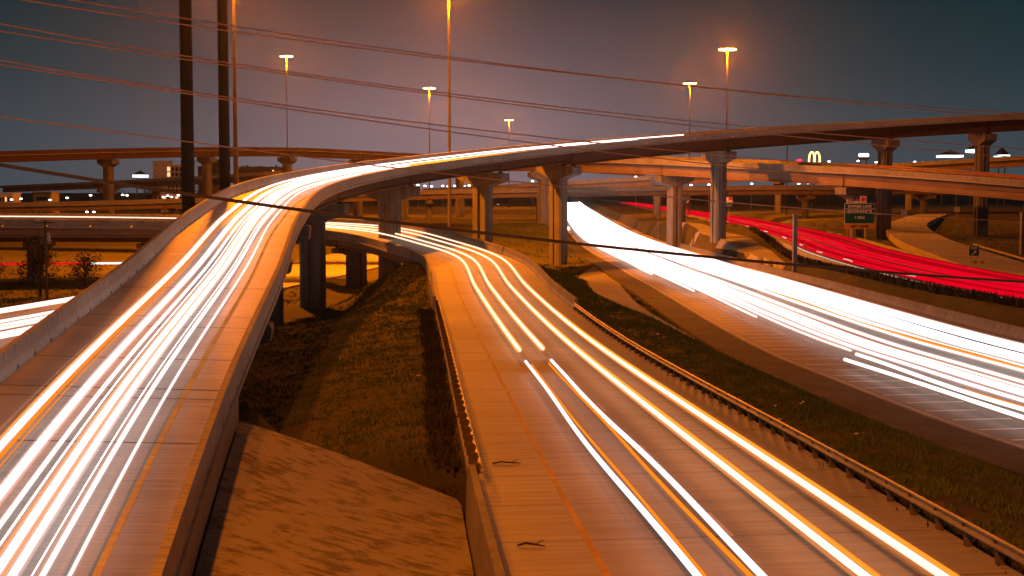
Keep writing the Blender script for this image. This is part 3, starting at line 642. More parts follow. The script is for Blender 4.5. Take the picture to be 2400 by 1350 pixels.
for d, h, r, m, e, lab in (
    (-1.45, .75, .10, 't_ramp', sC, 'leftmost thick white trail on the near ramp, edged with amber'),
    (-.33, .80, .11, 't_cool', sB, 'wide cool white trail second from left on the near ramp'),
    (.12, .65, .06, 't_ramp', sC - 12, 'slim white trail just right of the wide cool one on the near ramp'),
    (.85, .75, .10, 't_ramp', sB + 5, 'amber-edged white trail in the middle of the near ramp'),
    (1.30, .85, .10, 't_cool', sB - 12, 'cool white trail right of the middle amber-edged one on the near ramp'),
    (1.84, .65, .065, 't_ramp', sB + 2, 'soft white trail second from right on the near ramp'),
    (2.42, .62, .045, 't_white', sB - 20, 'thinnest and rightmost white trail on the near ramp')):
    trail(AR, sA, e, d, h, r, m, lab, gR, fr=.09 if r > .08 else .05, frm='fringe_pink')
for d, h, r, e, lab in ((-.62, .6, .022, sB - 8, 'hair-thin white line left of the wide cool ramp trail'), (.48, .7, .028, sB - 15, 'hair-thin white line left of the middle ramp trail'), (1.58, .6, .02, sB - 6, 'hair-thin white line right of the second cool ramp trail')):
    trail(AR, sA, e, d, h, r, 't_ramp', lab, gR)
for d, h, r, e, lab in ((-1.66, .75, .045, sB-40, 'amber line left of the leftmost ramp trail'), (-1.22, .72, .06, sB-40, 'amber line right of the leftmost ramp trail'), (.66, .75, .03, sB-50, 'amber line left of the middle ramp trail'), (1.03, .72, .03, sB-50, 'thin amber line between the two middle ramp trails'), (-.80, .95, .02, sB-60, 'hair-thin amber line between the left ramp trails')):
    trail(AR, sA, e, d, h, r, 't_amber', lab, gR)
gK = 'headlight trails on the connector road'
yK = AK.at_y(75.0)
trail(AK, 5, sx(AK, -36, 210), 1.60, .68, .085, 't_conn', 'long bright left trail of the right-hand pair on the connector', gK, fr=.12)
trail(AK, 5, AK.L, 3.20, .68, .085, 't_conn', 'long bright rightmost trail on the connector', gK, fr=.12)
trail(AK, 5, AK.at_y(110), 1.84, .70, .05, 't_amber', 'amber line hugging the second trail from the right on the connector', gK)
trail(AK, 5, AK.at_y(110), 3.44, .70, .05, 't_amber', 'amber line hugging the rightmost connector trail', gK)
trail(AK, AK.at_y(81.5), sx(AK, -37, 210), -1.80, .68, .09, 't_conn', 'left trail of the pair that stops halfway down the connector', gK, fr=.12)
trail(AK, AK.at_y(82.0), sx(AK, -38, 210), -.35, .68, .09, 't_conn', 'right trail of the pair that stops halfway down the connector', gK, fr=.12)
trail(AK, 5, yK, -1.95, .68, .085, 't_cool', 'wavy cool white trail nearest the yellow line, starting mid-connector', gK, .09, 1.5, 7)
trail(AK, 5, yK + .6, -.50, .68, .085, 't_cool', 'wavy cool white trail right of its twin, starting mid-connector', gK, .09, 1.5, 7)
trail(AK, 5, yK - 2, -1.77, .70, .045, 't_amber', 'amber line right of the wavy trail nearest the yellow line', gK, .05, 1.5, 7)
trail(AK, 5, yK - 1, -.72, .64, .055, 't_amber', 'amber line left of the right-hand wavy trail', gK, .05, 1.5, 7)
gF = 'headlight trails massed on the freeway'; labF = 'white headlight trail among the dense bundle on the freeway'
y0, y9 = 4, AF.at_y(1100)
for d in (-4.6, -3.2, -1.6, -.2, 1.1, 1.5, 2.3, 2.6, 3.3, 3.8, 4.3, 4.7, 5.1, 5.4, 5.8, 6.2):
    m = random.choice(['t_bright', 't_ramp', 't_white', 't_cool'])
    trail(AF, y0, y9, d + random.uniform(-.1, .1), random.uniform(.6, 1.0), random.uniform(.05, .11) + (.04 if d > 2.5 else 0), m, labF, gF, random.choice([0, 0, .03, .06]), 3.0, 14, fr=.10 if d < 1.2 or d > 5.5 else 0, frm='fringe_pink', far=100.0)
for d, yy in ((-5.6, 92), (-6.3, 118), (-7.1, 152), (-7.8, 190), (-3.9, 40), (-2.5, 30)):
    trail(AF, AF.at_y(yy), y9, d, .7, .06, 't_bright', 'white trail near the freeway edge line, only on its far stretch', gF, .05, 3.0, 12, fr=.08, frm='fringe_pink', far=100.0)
trail(AF, y0, AF.at_y(88), -7.45, .68, .11, 't_white', 'lone left trail nearest the freeway edge line, ending abruptly', gF, .12, 2.0, 8)
trail(AF, y0, AF.at_y(89), -6.05, .68, .11, 't_white', 'second trail from the freeway edge line, ending abruptly beside the lone one', gF, .12, 2.0, 8)
trail(AF, y0, AF.at_y(150), .15, 1.0, .10, 't_amber', 'amber line running inside the white freeway bundle', gF, .12, 2.0, 10)
trail(AF, y0, AF.at_y(74), -5.7, .66, .06, 't_amber', 'short amber line near the ends of the lone freeway trails', gF, .10, 2.0, 9)
P = np.array([(-10, 960, -1.5), (2, 760, -1.8), (10, 620, -2), (15, 500, -2.2), (17, 430, -2.4)]); q = np.linspace(0, 4, 40)
C = np.stack([np.interp(q, range(5), P[:, j]) for j in range(3)], 1); C[:, 0] += .5*np.sin(q*7)
V, Fc = tube(C, .5, 6); setp(part('light_trail', V, Fc, M['t_white'], None, base=tuple(C[0])), 'small wiggling white trail far off, left of the freeway bundle', 'light trail')
gT = 'tail light trails on the opposite carriageway'; labT = 'red tail light trail among the bundle on the opposite carriageway'
for d in np.linspace(-6.5, 5.5, 24):
    trail(AT, 3, AT.at_y(1000), d + random.uniform(-.15, .15), random.uniform(.7, 1.1), random.uniform(.08, .17), random.choice(['t_red', 't_red', 't_deepred']), labT, gT, random.choice([0, .05]), 4.0, 15)
trail(AT, 3, AT.at_y(230), -6.85, .6, .07, 't_soft', 'grey-white line along the near edge of the red bundle', gT)
for i, yy in enumerate((148, 178, 200, 225, 255, 290, 330)):
    s = AT.at_y(yy); trail(AT, s, s + 5.5, -6.1, .95, .06 + i*.008, 't_soft', 'one of the short pale blinker dashes beside the red bundle', gT, .15, 1.0, 3)
gE = 'headlight trails on the lower left road'
for i, (d, r) in enumerate(((8.0, .15), (6.4, .15), (4.2, .12), (2.6, .15), (.6, .15), (-4.6, .15), (-6.2, .13))):
    trail(AE, 3, AE.L - 90, d, .68, r, 't_bright', ['nearest', 'second nearest', 'third nearest', 'middle', 'third farthest', 'second farthest', 'farthest'][i] + ' white trail on the lower left road beyond the ramp', gE)
for (a, b, m, lab) in (((-84, 208.0, -1.2), (-62, 208.6, -1.1), 't_red', 'short red trail under the connector bridge at far left'), ((-62, 208.6, -1.1), (-52, 209, -1.0), 't_cool', 'short white trail under the connector bridge at left')):
    C = np.linspace(a, b, 8); V, Fc = tube(C, .17, 6); setp(part('light_trail', V, Fc, M[m], None, base=tuple(C[0])), lab, 'light trail')
trail(AM, sx(AM, 60, 268), AM.L - 4, -2.6, .9, .09, 't_deepred', 'thin red trail on the deck of the mid-level flyover at right', None)
trail(AP, 3, 70, -1.5, .9, .14, 't_deepred', 'faint red trail on the far ramp behind the high flyover', None)

# ------------------------------------------------------------------ signs
def text(parent, s, c, size, mat, rz=0.0, name='legend', sxs=1.0):
    cu = bpy.data.curves.new('legend', 'FONT'); cu.body = s; cu.size = size; cu.align_x = 'CENTER'; cu.align_y = 'CENTER'; cu.extrude = .006; cu.resolution_u = 3
    cu.offset = size*.028
    o = bpy.data.objects.new('legend_tmp', cu); COL.objects.link(o); bpy.context.view_layer.update()
    me = bpy.data.meshes.new_from_object(o.evaluated_get(bpy.context.evaluated_depsgraph_get())); COL.objects.unlink(o); bpy.data.objects.remove(o)
    n = len(me.vertices); co = np.empty(n*3); me.vertices.foreach_get('co', co); co = co.reshape(-1, 3)
    og = np.array(ORIGIN[parent.name])
    W = np.stack([c[0] + co[:, 0]*sxs*math.cos(rz), c[1] + co[:, 0]*sxs*math.sin(rz) - co[:, 2], c[2] + co[:, 1]], 1) - og
    me.vertices.foreach_set('co', W.ravel()); me.materials.clear(); me.materials.append(M[mat]); me.update()
    q = bpy.data.objects.new(name, me); COL.objects.link(q); q.parent = parent; ORIGIN[q.name] = ORIGIN[parent.name]; return q
def rpoly(w, h, r, n=4):
    P = []
    for cx, cz, a0 in ((w/2-r, h/2-r, 0), (-w/2+r, h/2-r, 90), (-w/2+r, -h/2+r, 180), (w/2-r, -h/2+r, 270)):
        P += [(cx + r*math.cos(R_(a0 + 90*i/n)), cz + r*math.sin(R_(a0 + 90*i/n))) for i in range(n+1)]
    return P
def plate(parent, name, c, poly, mat, t=.03):
    n = len(poly); V = [(c[0]+x, c[1]-t/2, c[2]+z) for x, z in poly] + [(c[0]+x, c[1]+t/2, c[2]+z) for x, z in poly]
    Fc = [tuple(range(n))[::-1], tuple(range(n, 2*n))] + [(i, (i+1) % n, n+(i+1) % n, n+i) for i in range(n)]
    return part(name, V, [f[::-1] for f in Fc], M[mat], parent)
def post(parent, x, y, z0, z1, r=.06, mat='galv'):
    V, Fc = tube([(x, y, z0), (x, y, (z0+z1)/2), (x, y, z1)], r, 8); return part('post', V, Fc, M[mat], parent)

X, Y = 62.5, 256.0; zb = g1(X, Y); zc = 10 - (506-440)*Y/3333.3
S = thing('road_sign', (X, Y, zb), 'large green sign reading express lane entrance 1 mile, yellow left lane panel below', 'road sign')
for dx in (-1.2, 1.2): post(S, X+dx, Y+.25, zb-.5, zc, .17)
plate(S, 'border', (X, Y, zc + .45), rpoly(5.5, 3.7, .25), 'sign_white')
plate(S, 'panel', (X, Y-.03, zc + .45), rpoly(5.34, 3.54, .2), 'sign_green')
plate(S, 'divider', (X, Y-.055, zc + 1.28), [(-2.67, -.04), (2.67, -.04), (2.67, .04), (-2.67, .04)], 'sign_white', .02)
plate(S, 'yellow_panel', (X, Y-.01, zc - 1.87), rpoly(5.4, .92, .2), 'sign_yellow')
text(S, 'EXPRESS LANE', (X, Y-.07, zc + 1.72), .66, 'sign_white'); text(S, 'ENTRANCE', (X, Y-.07, zc + .78), .86, 'sign_white')
text(S, '1 MILE', (X, Y-.07, zc - .30), .66, 'sign_white'); text(S, 'LEFT LANE', (X, Y-.05, zc - 1.87), .66, 'sign_black')
plate(S, 'toll_tag_panel', (X - .55, Y, zc + 2.98), [(-.7, -.62), (.55, -.62), (.55, .62), (-.7, .62)], 'sign_blue'); plate(S, 'toll_tag_stripe', (X - .55, Y-.03, zc + 2.85), [(-.35, -.2), (.5, -.1), (.5, .12), (-.1, .16)], 'sign_red', .02)
plate(S, 'toll_tag_base', (X - .55, Y-.03, zc + 2.5), [(-.65, -.14), (.5, -.14), (.5, .14), (-.65, .14)], 'sign_white', .02)
plate(S, 'toll_logo_panel', (X + .6, Y, zc + 2.98), [(-.58, -.62), (.6, -.62), (.6, .62), (-.58, .62)], 'sign_white')
plate(S, 'toll_logo', (X + .6, Y-.03, zc + 3.0), [(.45*math.cos(a), .45*math.sin(a)) for a in np.linspace(0, 6.28, 9)[:-1]], 'sign_red', .02)

X, Y = 57.2, 176.0; zb = g1(X, Y); zc = 10 - (587.5-440)*Y/3333.3
S = thing('road_sign', (X, Y, zb), 'small green exit sign with a white arrow on the right-hand bank', 'road sign')
for dx in (-.35, .35): post(S, X+dx, Y+.1, zb-.4, zc, .05)
plate(S, 'border', (X, Y, zc), rpoly(1.32, 1.32, .12), 'sign_white'); plate(S, 'panel', (X, Y-.03, zc), rpoly(1.22, 1.22, .1), 'sign_green')
text(S, 'EXIT', (X, Y-.06, zc + .33), .42, 'sign_white')
plate(S, 'arrow', (X + .03, Y-.06, zc - .22), [(-.35, -.24), (-.24, -.33), (.10, .01), (.22, -.11), (.30, .30), (-.11, .22), (.0, .10)], 'sign_white', .02)
for k, dx in enumerate((2280, 2297)):
    X2, Y2 = (dx-1200)*Y/3333.3, Y - 1.0; z2 = 10 - (617-440)*Y/3333.3; zb = g1(X2, Y2)
    S = thing('marker_sign', (X2, Y2, zb), ('left', 'right')[k] + ' yellow diamond marker below the green exit sign', 'marker sign', 'diamond markers')
    post(S, X2, Y2 + .05, zb-.3, z2, .03); plate(S, 'diamond', (X2, Y2, z2), [(0, .5), (-.46, 0), (0, -.5), (.46, 0)], 'sign_yellow')
def small_sign(px, py, Y, w, h, lab, mat='sign_back', rot=False, back=None):
    X = (px-1200)*Y/3333.3; z = 10 - (py-440)*Y/3333.3; zb = g1(X, Y); S = thing('marker_sign', (X, Y, zb), lab, 'marker sign')
    post(S, X, Y + .06, zb-.3, z, .05)
    plate(S, 'panel', (X, Y, z), rpoly(w, h, .05) if not rot else [(0, h/2), (-w/2, 0), (0, -h/2), (w/2, 0)], mat); return S, X, Y, z
small_sign(2118, 498, 230, .9, .9, 'pale square sign left of the exit ramp top'); small_sign(2242, 491, 330, 1.2, 1.2, 'pale square sign above the exit ramp')
small_sign(2292, 515, 300, 1.2, 1.2, 'dark diamond sign seen from behind near the right pier', 'sign_back', True)
S, X, Y, z = small_sign(1609, 470, 420, 1.5, 1.5, 'yellow diamond warning sign beyond the middle pier', 'sign_yellow', True); text(S, '!', (X, Y-.05, z), .9, 'sign_black')
S, X, Y, z = small_sign(1708, 472, 300, 1.4, 1.9, 'small white and blue sign right of the central right pier', 'sign_white')
plate(S, 'blue_panel', (X, Y-.03, z - .6), rpoly(1.3, .5, .05), 'sign_blue'); plate(S, 'red_panel', (X + .25, Y-.03, z + .55), rpoly(.7, .6, .05), 'sign_red')
S, X, Y, z = small_sign(1542, 427, 350, 3.8, 1.5, 'pale sign board seen from behind beside the pier under the mid flyover', 'sign_back')

# slender lit post in the median, unlit column posts
for px, y0_, y1_, Y, lab, mt in ((1863, 505, 628, 195, 'square concrete post between the carriageways, left of the green sign', 'pier'), (2396, 500, 640, 200, 'concrete post at the far right edge', 'pier')):
    X = (px-1200)*Y/3333.3; zt = 10 - (y0_-440)*Y/3333.3; zb = min(g1(X, Y), 10 - (y1_-440)*Y/3333.3) - .4
    t = thing('utility_post', (X, Y, zb), lab, 'post'); V, Fc = box((X, Y, zb), .55, .5, zt-zb, .2); part('shaft', V, Fc, M[mt], t)
    V, Fc = box((X, Y, zt), .7, .6, .18, .2); part('cap', V, Fc, M[mt], t)
X, Y = (1842-1200)*420/3333.3, 420; zb = g1(X, Y); t = thing('lamp_post', (X, Y, zb), 'thin dark unlit pole rising behind the mid flyover at right', 'pole')
V, Fc = tube([(X, Y, zb), (X, Y, 15), (X, Y, 26)], [.22, .2, .16], 8); part('shaft', V, Fc, M['dark_steel'], t)

# ------------------------------------------------------------------ utility poles, trees on the left
def util(px, pyb, pyt, Y, lab, arms=True):
    X = (px-1200)*Y/3333.3; zb = g1(X, Y) - .3; zt = 10 - (pyt-440)*Y/3333.3
    t = thing('utility_pole', (X, Y, zb), lab, 'utility pole', 'timber utility poles on the left')
    V, Fc = tube([(X, Y, zb), (X, Y, (zb+zt)/2), (X, Y, zt)], [.17, .15, .12], 8); part('shaft', V, Fc, M['wood_post'], t)
    if arms:
        for dz in (.3, 1.1):
            V, Fc = box((X, Y-.2, zt - dz - .1), 2.4, .14, .16); part('cross_arm', V, Fc, M['wood_post'], t)
            for dx in (-1.1, -.6, .6, 1.1):
                V, Fc = tube([(X+dx, Y-.2, zt-dz+.06), (X+dx, Y-.2, zt-dz+.2), (X+dx, Y-.2, zt-dz+.3)], [.05, .07, .03], 6); part('insulator', V, Fc, M['sign_back'], t)
        V, Fc = tube([(X+.4, Y-.25, zt-2.6), (X+.4, Y-.25, zt-2.1), (X+.4, Y-.25, zt-1.6)], .26, 10); part('transformer', V, Fc, M['galv'], t)
util(107, 672, 515, 172, 'utility pole with cross arms and a transformer at far left')
util(90, 672, 545, 176, 'plain leaning utility pole behind the one with cross arms', False)
def tree(x, y, h, w, lab, leaves=900, mat='hedge', seed=1, name='scrub_tree'):
    rd = random.Random(seed); zb = g1(x, y) - .1; t = thing(name, (x, y, zb), lab, 'tree', 'dark trees')
    tips = []; parts = [tube([(x, y, zb), (x+.1, y, zb+h*.25), (x-.1, y+.1, zb+h*.5), (x, y, zb+h*.85)], [h*.028, h*.022, h*.015, h*.004], 7)]
    for i in range(16):
        a = rd.uniform(0, 6.28); q = rd.uniform(.2, .7); l = w*rd.uniform(.5, 1.0)*(1.1-q*.6)
        p0 = np.array((x, y, zb+h*q)); p2 = p0 + (l*math.cos(a), l*math.sin(a), h*rd.uniform(.12, .34)); p1 = (p0+p2)/2 + (0, 0, h*.02)
        parts.append(tube([p0, p1, p2], [h*.010, h*.007, h*.002], 5)); tips += [p1, p2, (p1+p2)/2]
        for j in range(2):
            p3 = p1 + (rd.uniform(-1, 1)*w*.35, rd.uniform(-1, 1)*w*.35, h*rd.uniform(.05, .2)); parts.append(tube([p1, (p1+p3)/2, p3], [h*.005, h*.004, h*.001], 4)); tips.append(p3)
    V, Fc = merge(*parts); part('trunk', V, Fc, M['bark'], t)
    V = []; Fc = []
    for i in range(leaves):
        p = np.array(rd.choice(tips)) + np.array([rd.gauss(0, w*.13) for _ in range(3)]); u = np.array([rd.gauss(0, 1) for _ in range(3)]); u /= np.linalg.norm(u); v = np.cross(u, (rd.gauss(0, 1), rd.gauss(0, 1), .3)); v /= np.linalg.norm(v)+1e-6
        s = rd.uniform(.07, .2)*h/6; k = len(V); V += [p-u*s, p+v*s*.5, p+u*s, p-v*s*.5]; Fc.append((k, k+1, k+2, k+3))
    part('crown', V, Fc, M[mat], t)
tree(-58.5, 176, 7.0, 3.0, 'dark bushy tree at far left beside the utility pole', 1500, seed=2)
tree(-63.5, 172, 6.0, 2.8, 'dark thin tree at the left frame edge', 1100, seed=3)
tree(-53.5, 178, 6.0, 2.6, 'dark tree right of the utility pole', 1100, seed=4)
tree(-180, 640, 12, 8, 'distant dark tree below the low flyover at left', 1400, seed=5, name='broadleaf_tree'); tree(-165, 660, 11, 8, 'distant dark tree right of its twin at left', 1400, seed=6, name='broadleaf_tree')
tree(-150, 680, 12, 8, 'third distant dark tree near the lit lot at left', 1200, seed=8, name='broadleaf_tree'); tree(130, 620, 9, 6, 'small dark tree on the skyline right of the arches sign', 900, seed=9, name='broadleaf_tree')

# ------------------------------------------------------------------ distant buildings and lit signs
def at(px, py, Y): return (px-1200)*Y/3333.3, Y, 10 - (py-440)*Y/3333.3
def building(px0, px1, pyt, Y, depth, lab, mat, rows=0, cols=0, lit=(), zb=-2.0, name='building', win=(.55, .5)):
    x0, _, zt = at(px0, pyt, Y); x1 = at(px1, 0, Y)[0]; t = thing(name, ((x0+x1)/2, Y, zb), lab, 'building')
    V, Fc = box(((x0+x1)/2, Y + depth/2, zb), x1-x0, depth, zt-zb); part('wall', V, Fc, M[mat], t)
    V, Fc = box(((x0+x1)/2, Y + depth/2, zt), x1-x0+.6, depth+.6, .5); part('roof_cap', V, Fc, M[mat], t)
    if rows:
        cw, rh = (x1-x0)/cols, 3.4
        for r in range(rows):
            for c in range(cols):
                xx = x0 + (c+.5)*cw; zz = zt - 2.2 - r*rh
                V, Fc = box((xx, Y-.04, zz - rh*win[1]/2), cw*win[0], .12, rh*win[1]); part('window', V, Fc, M['lit_warm' if (r, c) in lit else 'glass_dark'], t)
    return t, x0, x1, zt
t, x0, x1, zt = building(361, 393, 379, 880, 16, 'white hotel tower block with two lit windows at left', 'wall_white', 4, 2, (), win=(.15, .2))
t2, *_ = building(393.5, 440, 388, 882, 14, 'white hotel wing with dark balconies right of the tower block', 'wall_white', 5, 5, ((0, 0), (1, 0), (2, 3)), win=(.7, .75))
building(466, 520, 392, 860, 20, 'dark flat building between the pier and the power poles', 'wall_dark', 3, 6, ((1, 5),)); building(498, 516, 376, 900, 12, 'dark tall block behind the power poles', 'wall_dark', 3, 3)
t, x0, x1, zt = building(560, 652, 393, 840, 20, 'long dark low building right of the lamp mast', 'wall_dark', 2, 14, ((1, 3), (1, 4), (1, 11), (0, 12), (1, 12)))
for i in range(9):
    V, Fc = box((x0 + 2 + i*2.4 + random.uniform(-.5, .5), 846, zt), random.uniform(.6, 1.8), 1.6, random.uniform(.6, 1.8)); part('roof_unit', V, Fc, M['wall_dark'], t)
building(0, 32, 455, 600, 10, 'low pale lit shop under the low flyover at far left', 'wall_white', 1, 5, ((0, 2),)); building(80, 122, 452, 560, 10, 'low orange-lit block under the low flyover at left', 'apron', 1, 1, (), win=(.6, .4))
building(372, 440, 455, 700, 12, 'low white shopfront under the low flyover, left of the power poles', 'wall_white', 1, 7, ((0, 1), (0, 4)), win=(.7, .6))
def canopy(px0, px1, py, Y, lab, h=2.0, peak=2.6):
    x0, _, z = at(px0, py, Y); x1 = at(px1, py, Y)[0]; zb = 0.0; xc = (x0+x1)/2
    t = thing('filling_station', (xc, Y, zb), lab, 'canopy'); w = x1-x0
    V = [(x0, Y-5, z+h*.4), (x1, Y-5, z+h*.4), (x1, Y+5, z+h*.4), (x0, Y+5, z+h*.4), (xc, Y, z+h*.4+peak)]
    part('roof', V, [(0, 1, 4), (1, 2, 4), (2, 3, 4), (3, 0, 4), (3, 2, 1, 0)], M['wall_dark'], t)
    V, Fc = box((xc, Y, z-h*.35), w*1.02, 10.3, h*.72); part('lit_fascia', V, Fc, M['lit_white'], t)
    for dx in (-.35, .35):
        V, Fc = box((xc + dx*w, Y, zb), .6, .6, z-h*.4-zb); part('column', V, Fc, M['wall_dark'], t)  # dark colour stands in for the night that hides the columns
canopy(2198, 2246, 367, 700, 'lit white station canopy with a pointed roof, the left one at right skyline', 1.5); canopy(2266, 2306, 355, 690, 'larger lit canopy with a dark peaked roof left of the right pier', 2.2, 3.6)
canopy(2333, 2354, 366, 700, 'small lit canopy just right of the right pier', 1.3, 4.0); canopy(319, 345, 413, 800, 'small lit pavilion with a peaked roof on the left skyline', 2.0, 2.4)
# arches sign on a pole
Xc, Yc, zc = at(1906, 369, 620); t = thing('lit_sign', (Xc, Yc, 0), 'glowing golden double arch sign on the right skyline', 'lit sign')
V, Fc = tube([(Xc, Yc+.4, 0), (Xc, Yc+.4, 8), (Xc, Yc+.4, zc-2)], .4, 8); part('pole', V, Fc, M['dark_steel'], t)
for k in (-1, 1):
    q = np.linspace(0, math.pi, 13); C = [(Xc + k*1.12 - 1.12*math.cos(a)*(1.0 + .10*(1-math.sin(a))), Yc, zc - 2.1 + 4.3*math.sin(a)**.62) for a in q]
    V, Fc = tube(C, .42, 8); part('arch', V, Fc, M['lit_arch'], t)
V, Fc = box((Xc, Yc, zc-2.7), 4.4, .5, .55); part('base_bar', V, Fc, M['lit_arch'], t)
Xc, Yc, zc = at(1871, 376.5, 640); t = thing('lit_sign', (Xc, Yc, 0), 'small glowing pink oval sign left of the arches', 'lit sign'); post(t, Xc, Yc+.3, 0, zc, .25, 'dark_steel')
plate(t, 'oval_face', (Xc, Yc, zc), [(1.3*math.cos(a), .75*math.sin(a)) for a in np.linspace(0, 6.28, 17)[:-1]], 'lit_red', .4)
Xc, Yc, zc = at(2021, 364, 640); t = thing('lit_sign', (Xc, Yc, 0), 'lit white rectangular sign on posts left of the hammerhead pier at right', 'lit sign')
plate(t, 'lit_face', (Xc, Yc, zc), rpoly(4.6, 1.6, .5), 'lit_white', .6); plate(t, 'lower_panel', (Xc, Yc, zc-1.6), rpoly(4.6, 1.0, .1), 'wall_dark', .5)
for dx in (-1.4, 1.4): post(t, Xc+dx, Yc+.5, 0, zc, .3, 'wall_dark')
# far street lamps
for i, (px, py, Y) in enumerate(((980, 434, 700), (997, 436, 720), (1038, 436, 740), (1051, 437, 760), (1248, 425, 560), (1489, 415, 600), (1563, 436, 420), (1618, 434, 640), (215, 458, 560), (290, 457, 600), (300, 458, 610), (420, 458, 640), (1870, 431, 620), (1892, 430, 640), (2008, 378, 700), (2050, 381, 720), (2056, 382, 730), (206, 497, 330), (222, 497, 340), (120, 469, 480), (30, 468, 520), (52, 466, 560), (160, 464, 600), (385, 462, 640), (395, 459, 660), (404, 462, 620), (520, 452, 700), (960, 437, 800), (1012, 437, 900), (1066, 436, 820), (1088, 437, 900), (1100, 435, 950), (1340, 434, 700), (1352, 436, 760), (1660, 433, 560), (1760, 431, 600), (1940, 379, 760), (2140, 380, 800), (2160, 381, 820))):
    X, _, z = at(px, py, Y); zb = g1(X, Y); t = thing('street_lamp', (X, Y, zb), 'distant small lit street lamp on the skyline between the bridge decks', 'street lamp', 'distant street lamps')
    V, Fc = tube([(X, Y, zb), (X, Y, (z+zb)/2), (X, Y, z)], .12, 6); part('post', V, Fc, M['mast'], t)
    s = .35*Y/600; V, Fc = merge(tube([(X-s*1.6, Y-.3, z), (X, Y-.3, z+.1), (X+s*1.6, Y-.3, z)], [s*.5, s, s*.5], 8)); part('lamp_head', V, Fc, M['lamp' if px == 1563 else 'lit_dot'], t)

# ------------------------------------------------------------------ grass, weeds, litter
def road_mask(x, y, extra=.3):
    ok = np.ones(len(x), bool)
    for al, s0, s1, hw in ((AF, 0, AF.at_y(500), 12.9), (AT, 0, AT.at_y(500), HW_T+.8), (AK, 0, S_KAB, HW_K+.3), (AR, 0, S_RAB, HW_R+.6), (AE, 0, AE.L, 9.8)):
        k = (al.S >= s0) & (al.S <= s1); c = al.C[k]
        for a in range(0, len(x), 5000):
            d2 = ((x[a:a+5000, None]-c[None, :, 0])**2 + (y[a:a+5000, None]-c[None, :, 1])**2).min(1); ok[a:a+5000] &= d2 > (hw+extra)**2
    return ok
APRON = [(17.2, 233), (15.4, 205), (13.7, 175), (13.0, 150), (12.8, 128), (14.2, 107), (13.4, 105), (9.6, 128), (8.4, 150), (8.4, 175), (9.3, 205), (13.8, 237)]
def tufts(name, x, y, hgt, wid, nb, mat, label, dz=0.0):
    n = len(x); z = G(x, y) + dz; N = n*nb
    px = np.repeat(x, nb) + RNG.normal(0, wid, N); py = np.repeat(y, nb) + RNG.normal(0, wid, N); pz = np.repeat(z, nb) - .03
    a = RNG.uniform(0, 2*math.pi, N); h = np.repeat(hgt, nb)*RNG.uniform(.5, 1.2, N); w = h*RNG.uniform(.12, .3, N); ln = h*RNG.uniform(.1, .8, N); b = RNG.uniform(0, 2*math.pi, N)
    V = np.empty((N, 3, 3)); V[:, 0] = np.stack([px-w*np.cos(a), py-w*np.sin(a), pz], 1); V[:, 1] = np.stack([px+w*np.cos(a), py+w*np.sin(a), pz], 1); V[:, 2] = np.stack([px+ln*np.cos(b), py+ln*np.sin(b), pz+h], 1)
    me = bpy.data.meshes.new(name); me.vertices.add(N*3); me.loops.add(N*3); me.polygons.add(N)
    me.vertices.foreach_set('co', V.ravel()); me.loops.foreach_set('vertex_index', np.arange(N*3, dtype=np.int32)); me.polygons.foreach_set('loop_start', np.arange(0, N*3, 3, dtype=np.int32)); me.polygons.foreach_set('loop_total', np.full(N, 3, dtype=np.int32))
    me.update(calc_edges=True); me.materials.append(M[mat]); o = bpy.data.objects.new(name, me); COL.objects.link(o); return setp(o, label, kind='stuff')
def scatter(n, x0, x1, y0, y1):
    x = RNG.uniform(x0, x1, n); y = RNG.uniform(y0**.5, y1**.5, n)**2; k = road_mask(x, y) & ~inpoly(x, y, APRON) & ~inpoly(x, y, BANK); return x[k], y[k]
def clumpy(x, y, f=.35, cut=.0):
    v = np.sin(x*f*1.7+1) * np.sin(y*f+2) + .6*np.sin(x*f*3.1+y*f*1.3) + .5*np.sin(y*f*2.7-x*f*1.1); return RNG.uniform(-1.6, 1.0, len(x)) < v - cut
x, y = scatter(52000, -22, 8, 50, 215); k = clumpy(x, y, .35, -.5); x, y = x[k], y[k]; tufts('grass', x, y, RNG.uniform(.05, .14, len(x))*(1+y/220), .14, 5, 'grass', 'short grass in the hollow between the near ramp and the connector')
x, y = scatter(50000, 3, 24, 34, 190); k = clumpy(x, y, .45, -.5); x, y = x[k], y[k]; tufts('grass', x, y, RNG.uniform(.06, .20, len(x))*(1+y/300), .14, 5, 'grass', 'rough grass strip between the guardrail and the freeway')
x, y = scatter(9000, -8, 18, 190, 400); k = clumpy(x, y, .25); x, y = x[k], y[k]; tufts('grass', x, y, RNG.uniform(.15, .4, len(x)), .25, 5, 'grass', 'grass mound beyond the connector bend')
x, y = scatter(9000, -75, -27, 110, 205); k = clumpy(x, y, .3); x, y = x[k], y[k]; tufts('grass', x, y, RNG.uniform(.15, .4, len(x)), .2, 5, 'grass', 'dark grass beyond the ramp on the left')
x, y = scatter(6000, 48, 120, 120, 400); x, y = x, y; tufts('grass', x, y, RNG.uniform(.15, .4, len(x)), .25, 5, 'grass', 'dark grass on the far right bank')
q = RNG.uniform(AT.at_y(70), AT.at_y(300), 4200); P = AT.pt(q, -HW_T-.7-RNG.uniform(0, .6, len(q)), 0*q)
tufts('weeds', P[:, 0], P[:, 1], RNG.uniform(.3, .9, len(q)), .22, 6, 'hedge', 'ragged weeds along the foot of the brown retaining wall')
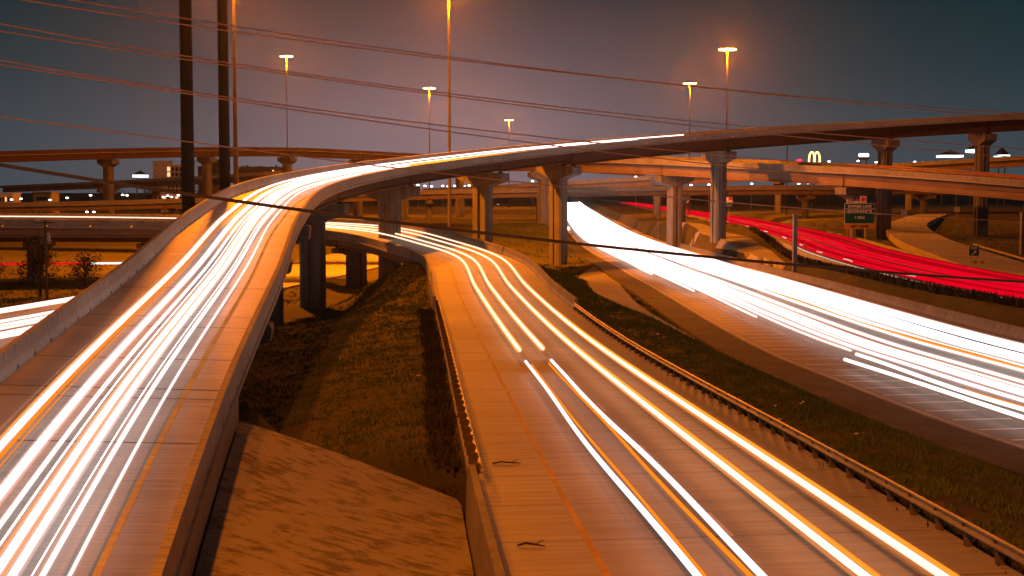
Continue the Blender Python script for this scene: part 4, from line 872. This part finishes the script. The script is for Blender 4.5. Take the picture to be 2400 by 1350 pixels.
q = RNG.uniform(AK.at_y(26), S_KFAR, 1500); P = AK.pt(q, HW_K+.35+RNG.uniform(-.3, .5, len(q)), 0*q)
tufts('weeds', P[:, 0], P[:, 1], RNG.uniform(.1, .35, len(q)), .12, 5, 'hedge', 'weeds under the right-hand guardrail')
q = RNG.uniform(AK.at_y(45), S_KFAR, 900); P = AK.pt(q, -HW_K-.6-RNG.uniform(0, .8, len(q)), 0*q)
tufts('weeds', P[:, 0], P[:, 1], RNG.uniform(.15, .5, len(q)), .15, 5, 'hedge', 'weeds behind the left-hand guardrail')
def litter(x, y, s, z=None):
    zz = (g1(x, y) if z is None else z) + .02; rz = random.uniform(0, 3)
    V, Fc = box((x, y, zz), s, s*.6, s*.25, rz); V = [(a + random.uniform(-.1, .1)*s, b + random.uniform(-.1, .1)*s, c + random.uniform(0, .2)*s) for a, b, c in V]
    setp(part('litter', V, Fc, M['litter'], None, base=(x, y, zz)), 'scrap of pale litter lying in the grass beside a road', 'litter', 'scraps of litter')
for i in range(26):
    q = random.uniform(AK.at_y(50), AK.at_y(110)); sd = random.choice((-1, 1, 1)); P = AK.pt(q, sd*(HW_K + random.uniform(.6, 4.5) if sd > 0 else HW_K + random.uniform(.6, 2.2)), 0); litter(P[0], P[1], random.uniform(.10, .26))
for q, d, ln, a, lab in ((AK.at_y(47.5), -4.7, .95, .1, 'bare fallen twig on the connector shoulder, upper one'), (AK.at_y(35.8), -4.9, .7, -.3, 'bare fallen twig on the connector shoulder, lower one by the concrete rail')):
    P = AK.pt(q, d, .03); C = [(P[0]-ln/2, P[1], P[2]), (P[0]-ln*.2, P[1]+.06, P[2]+.04), (P[0]+ln*.2, P[1]-.03, P[2]+.03), (P[0]+ln/2, P[1]+a*.3, P[2])]
    t = thing('twig', tuple(P), lab, 'twig'); V, Fc = tube(C, [.025, .03, .025, .012], 5); part('stem', V, Fc, M['bark'], t)
    V, Fc = tube([C[2], (C[2][0]+.1, C[2][1]+.15, C[2][2]+.05), (C[2][0]+.22, C[2][1]+.2, C[2][2]+.06)], [.015, .012, .006], 5); part('side_shoot', V, Fc, M['bark'], t)
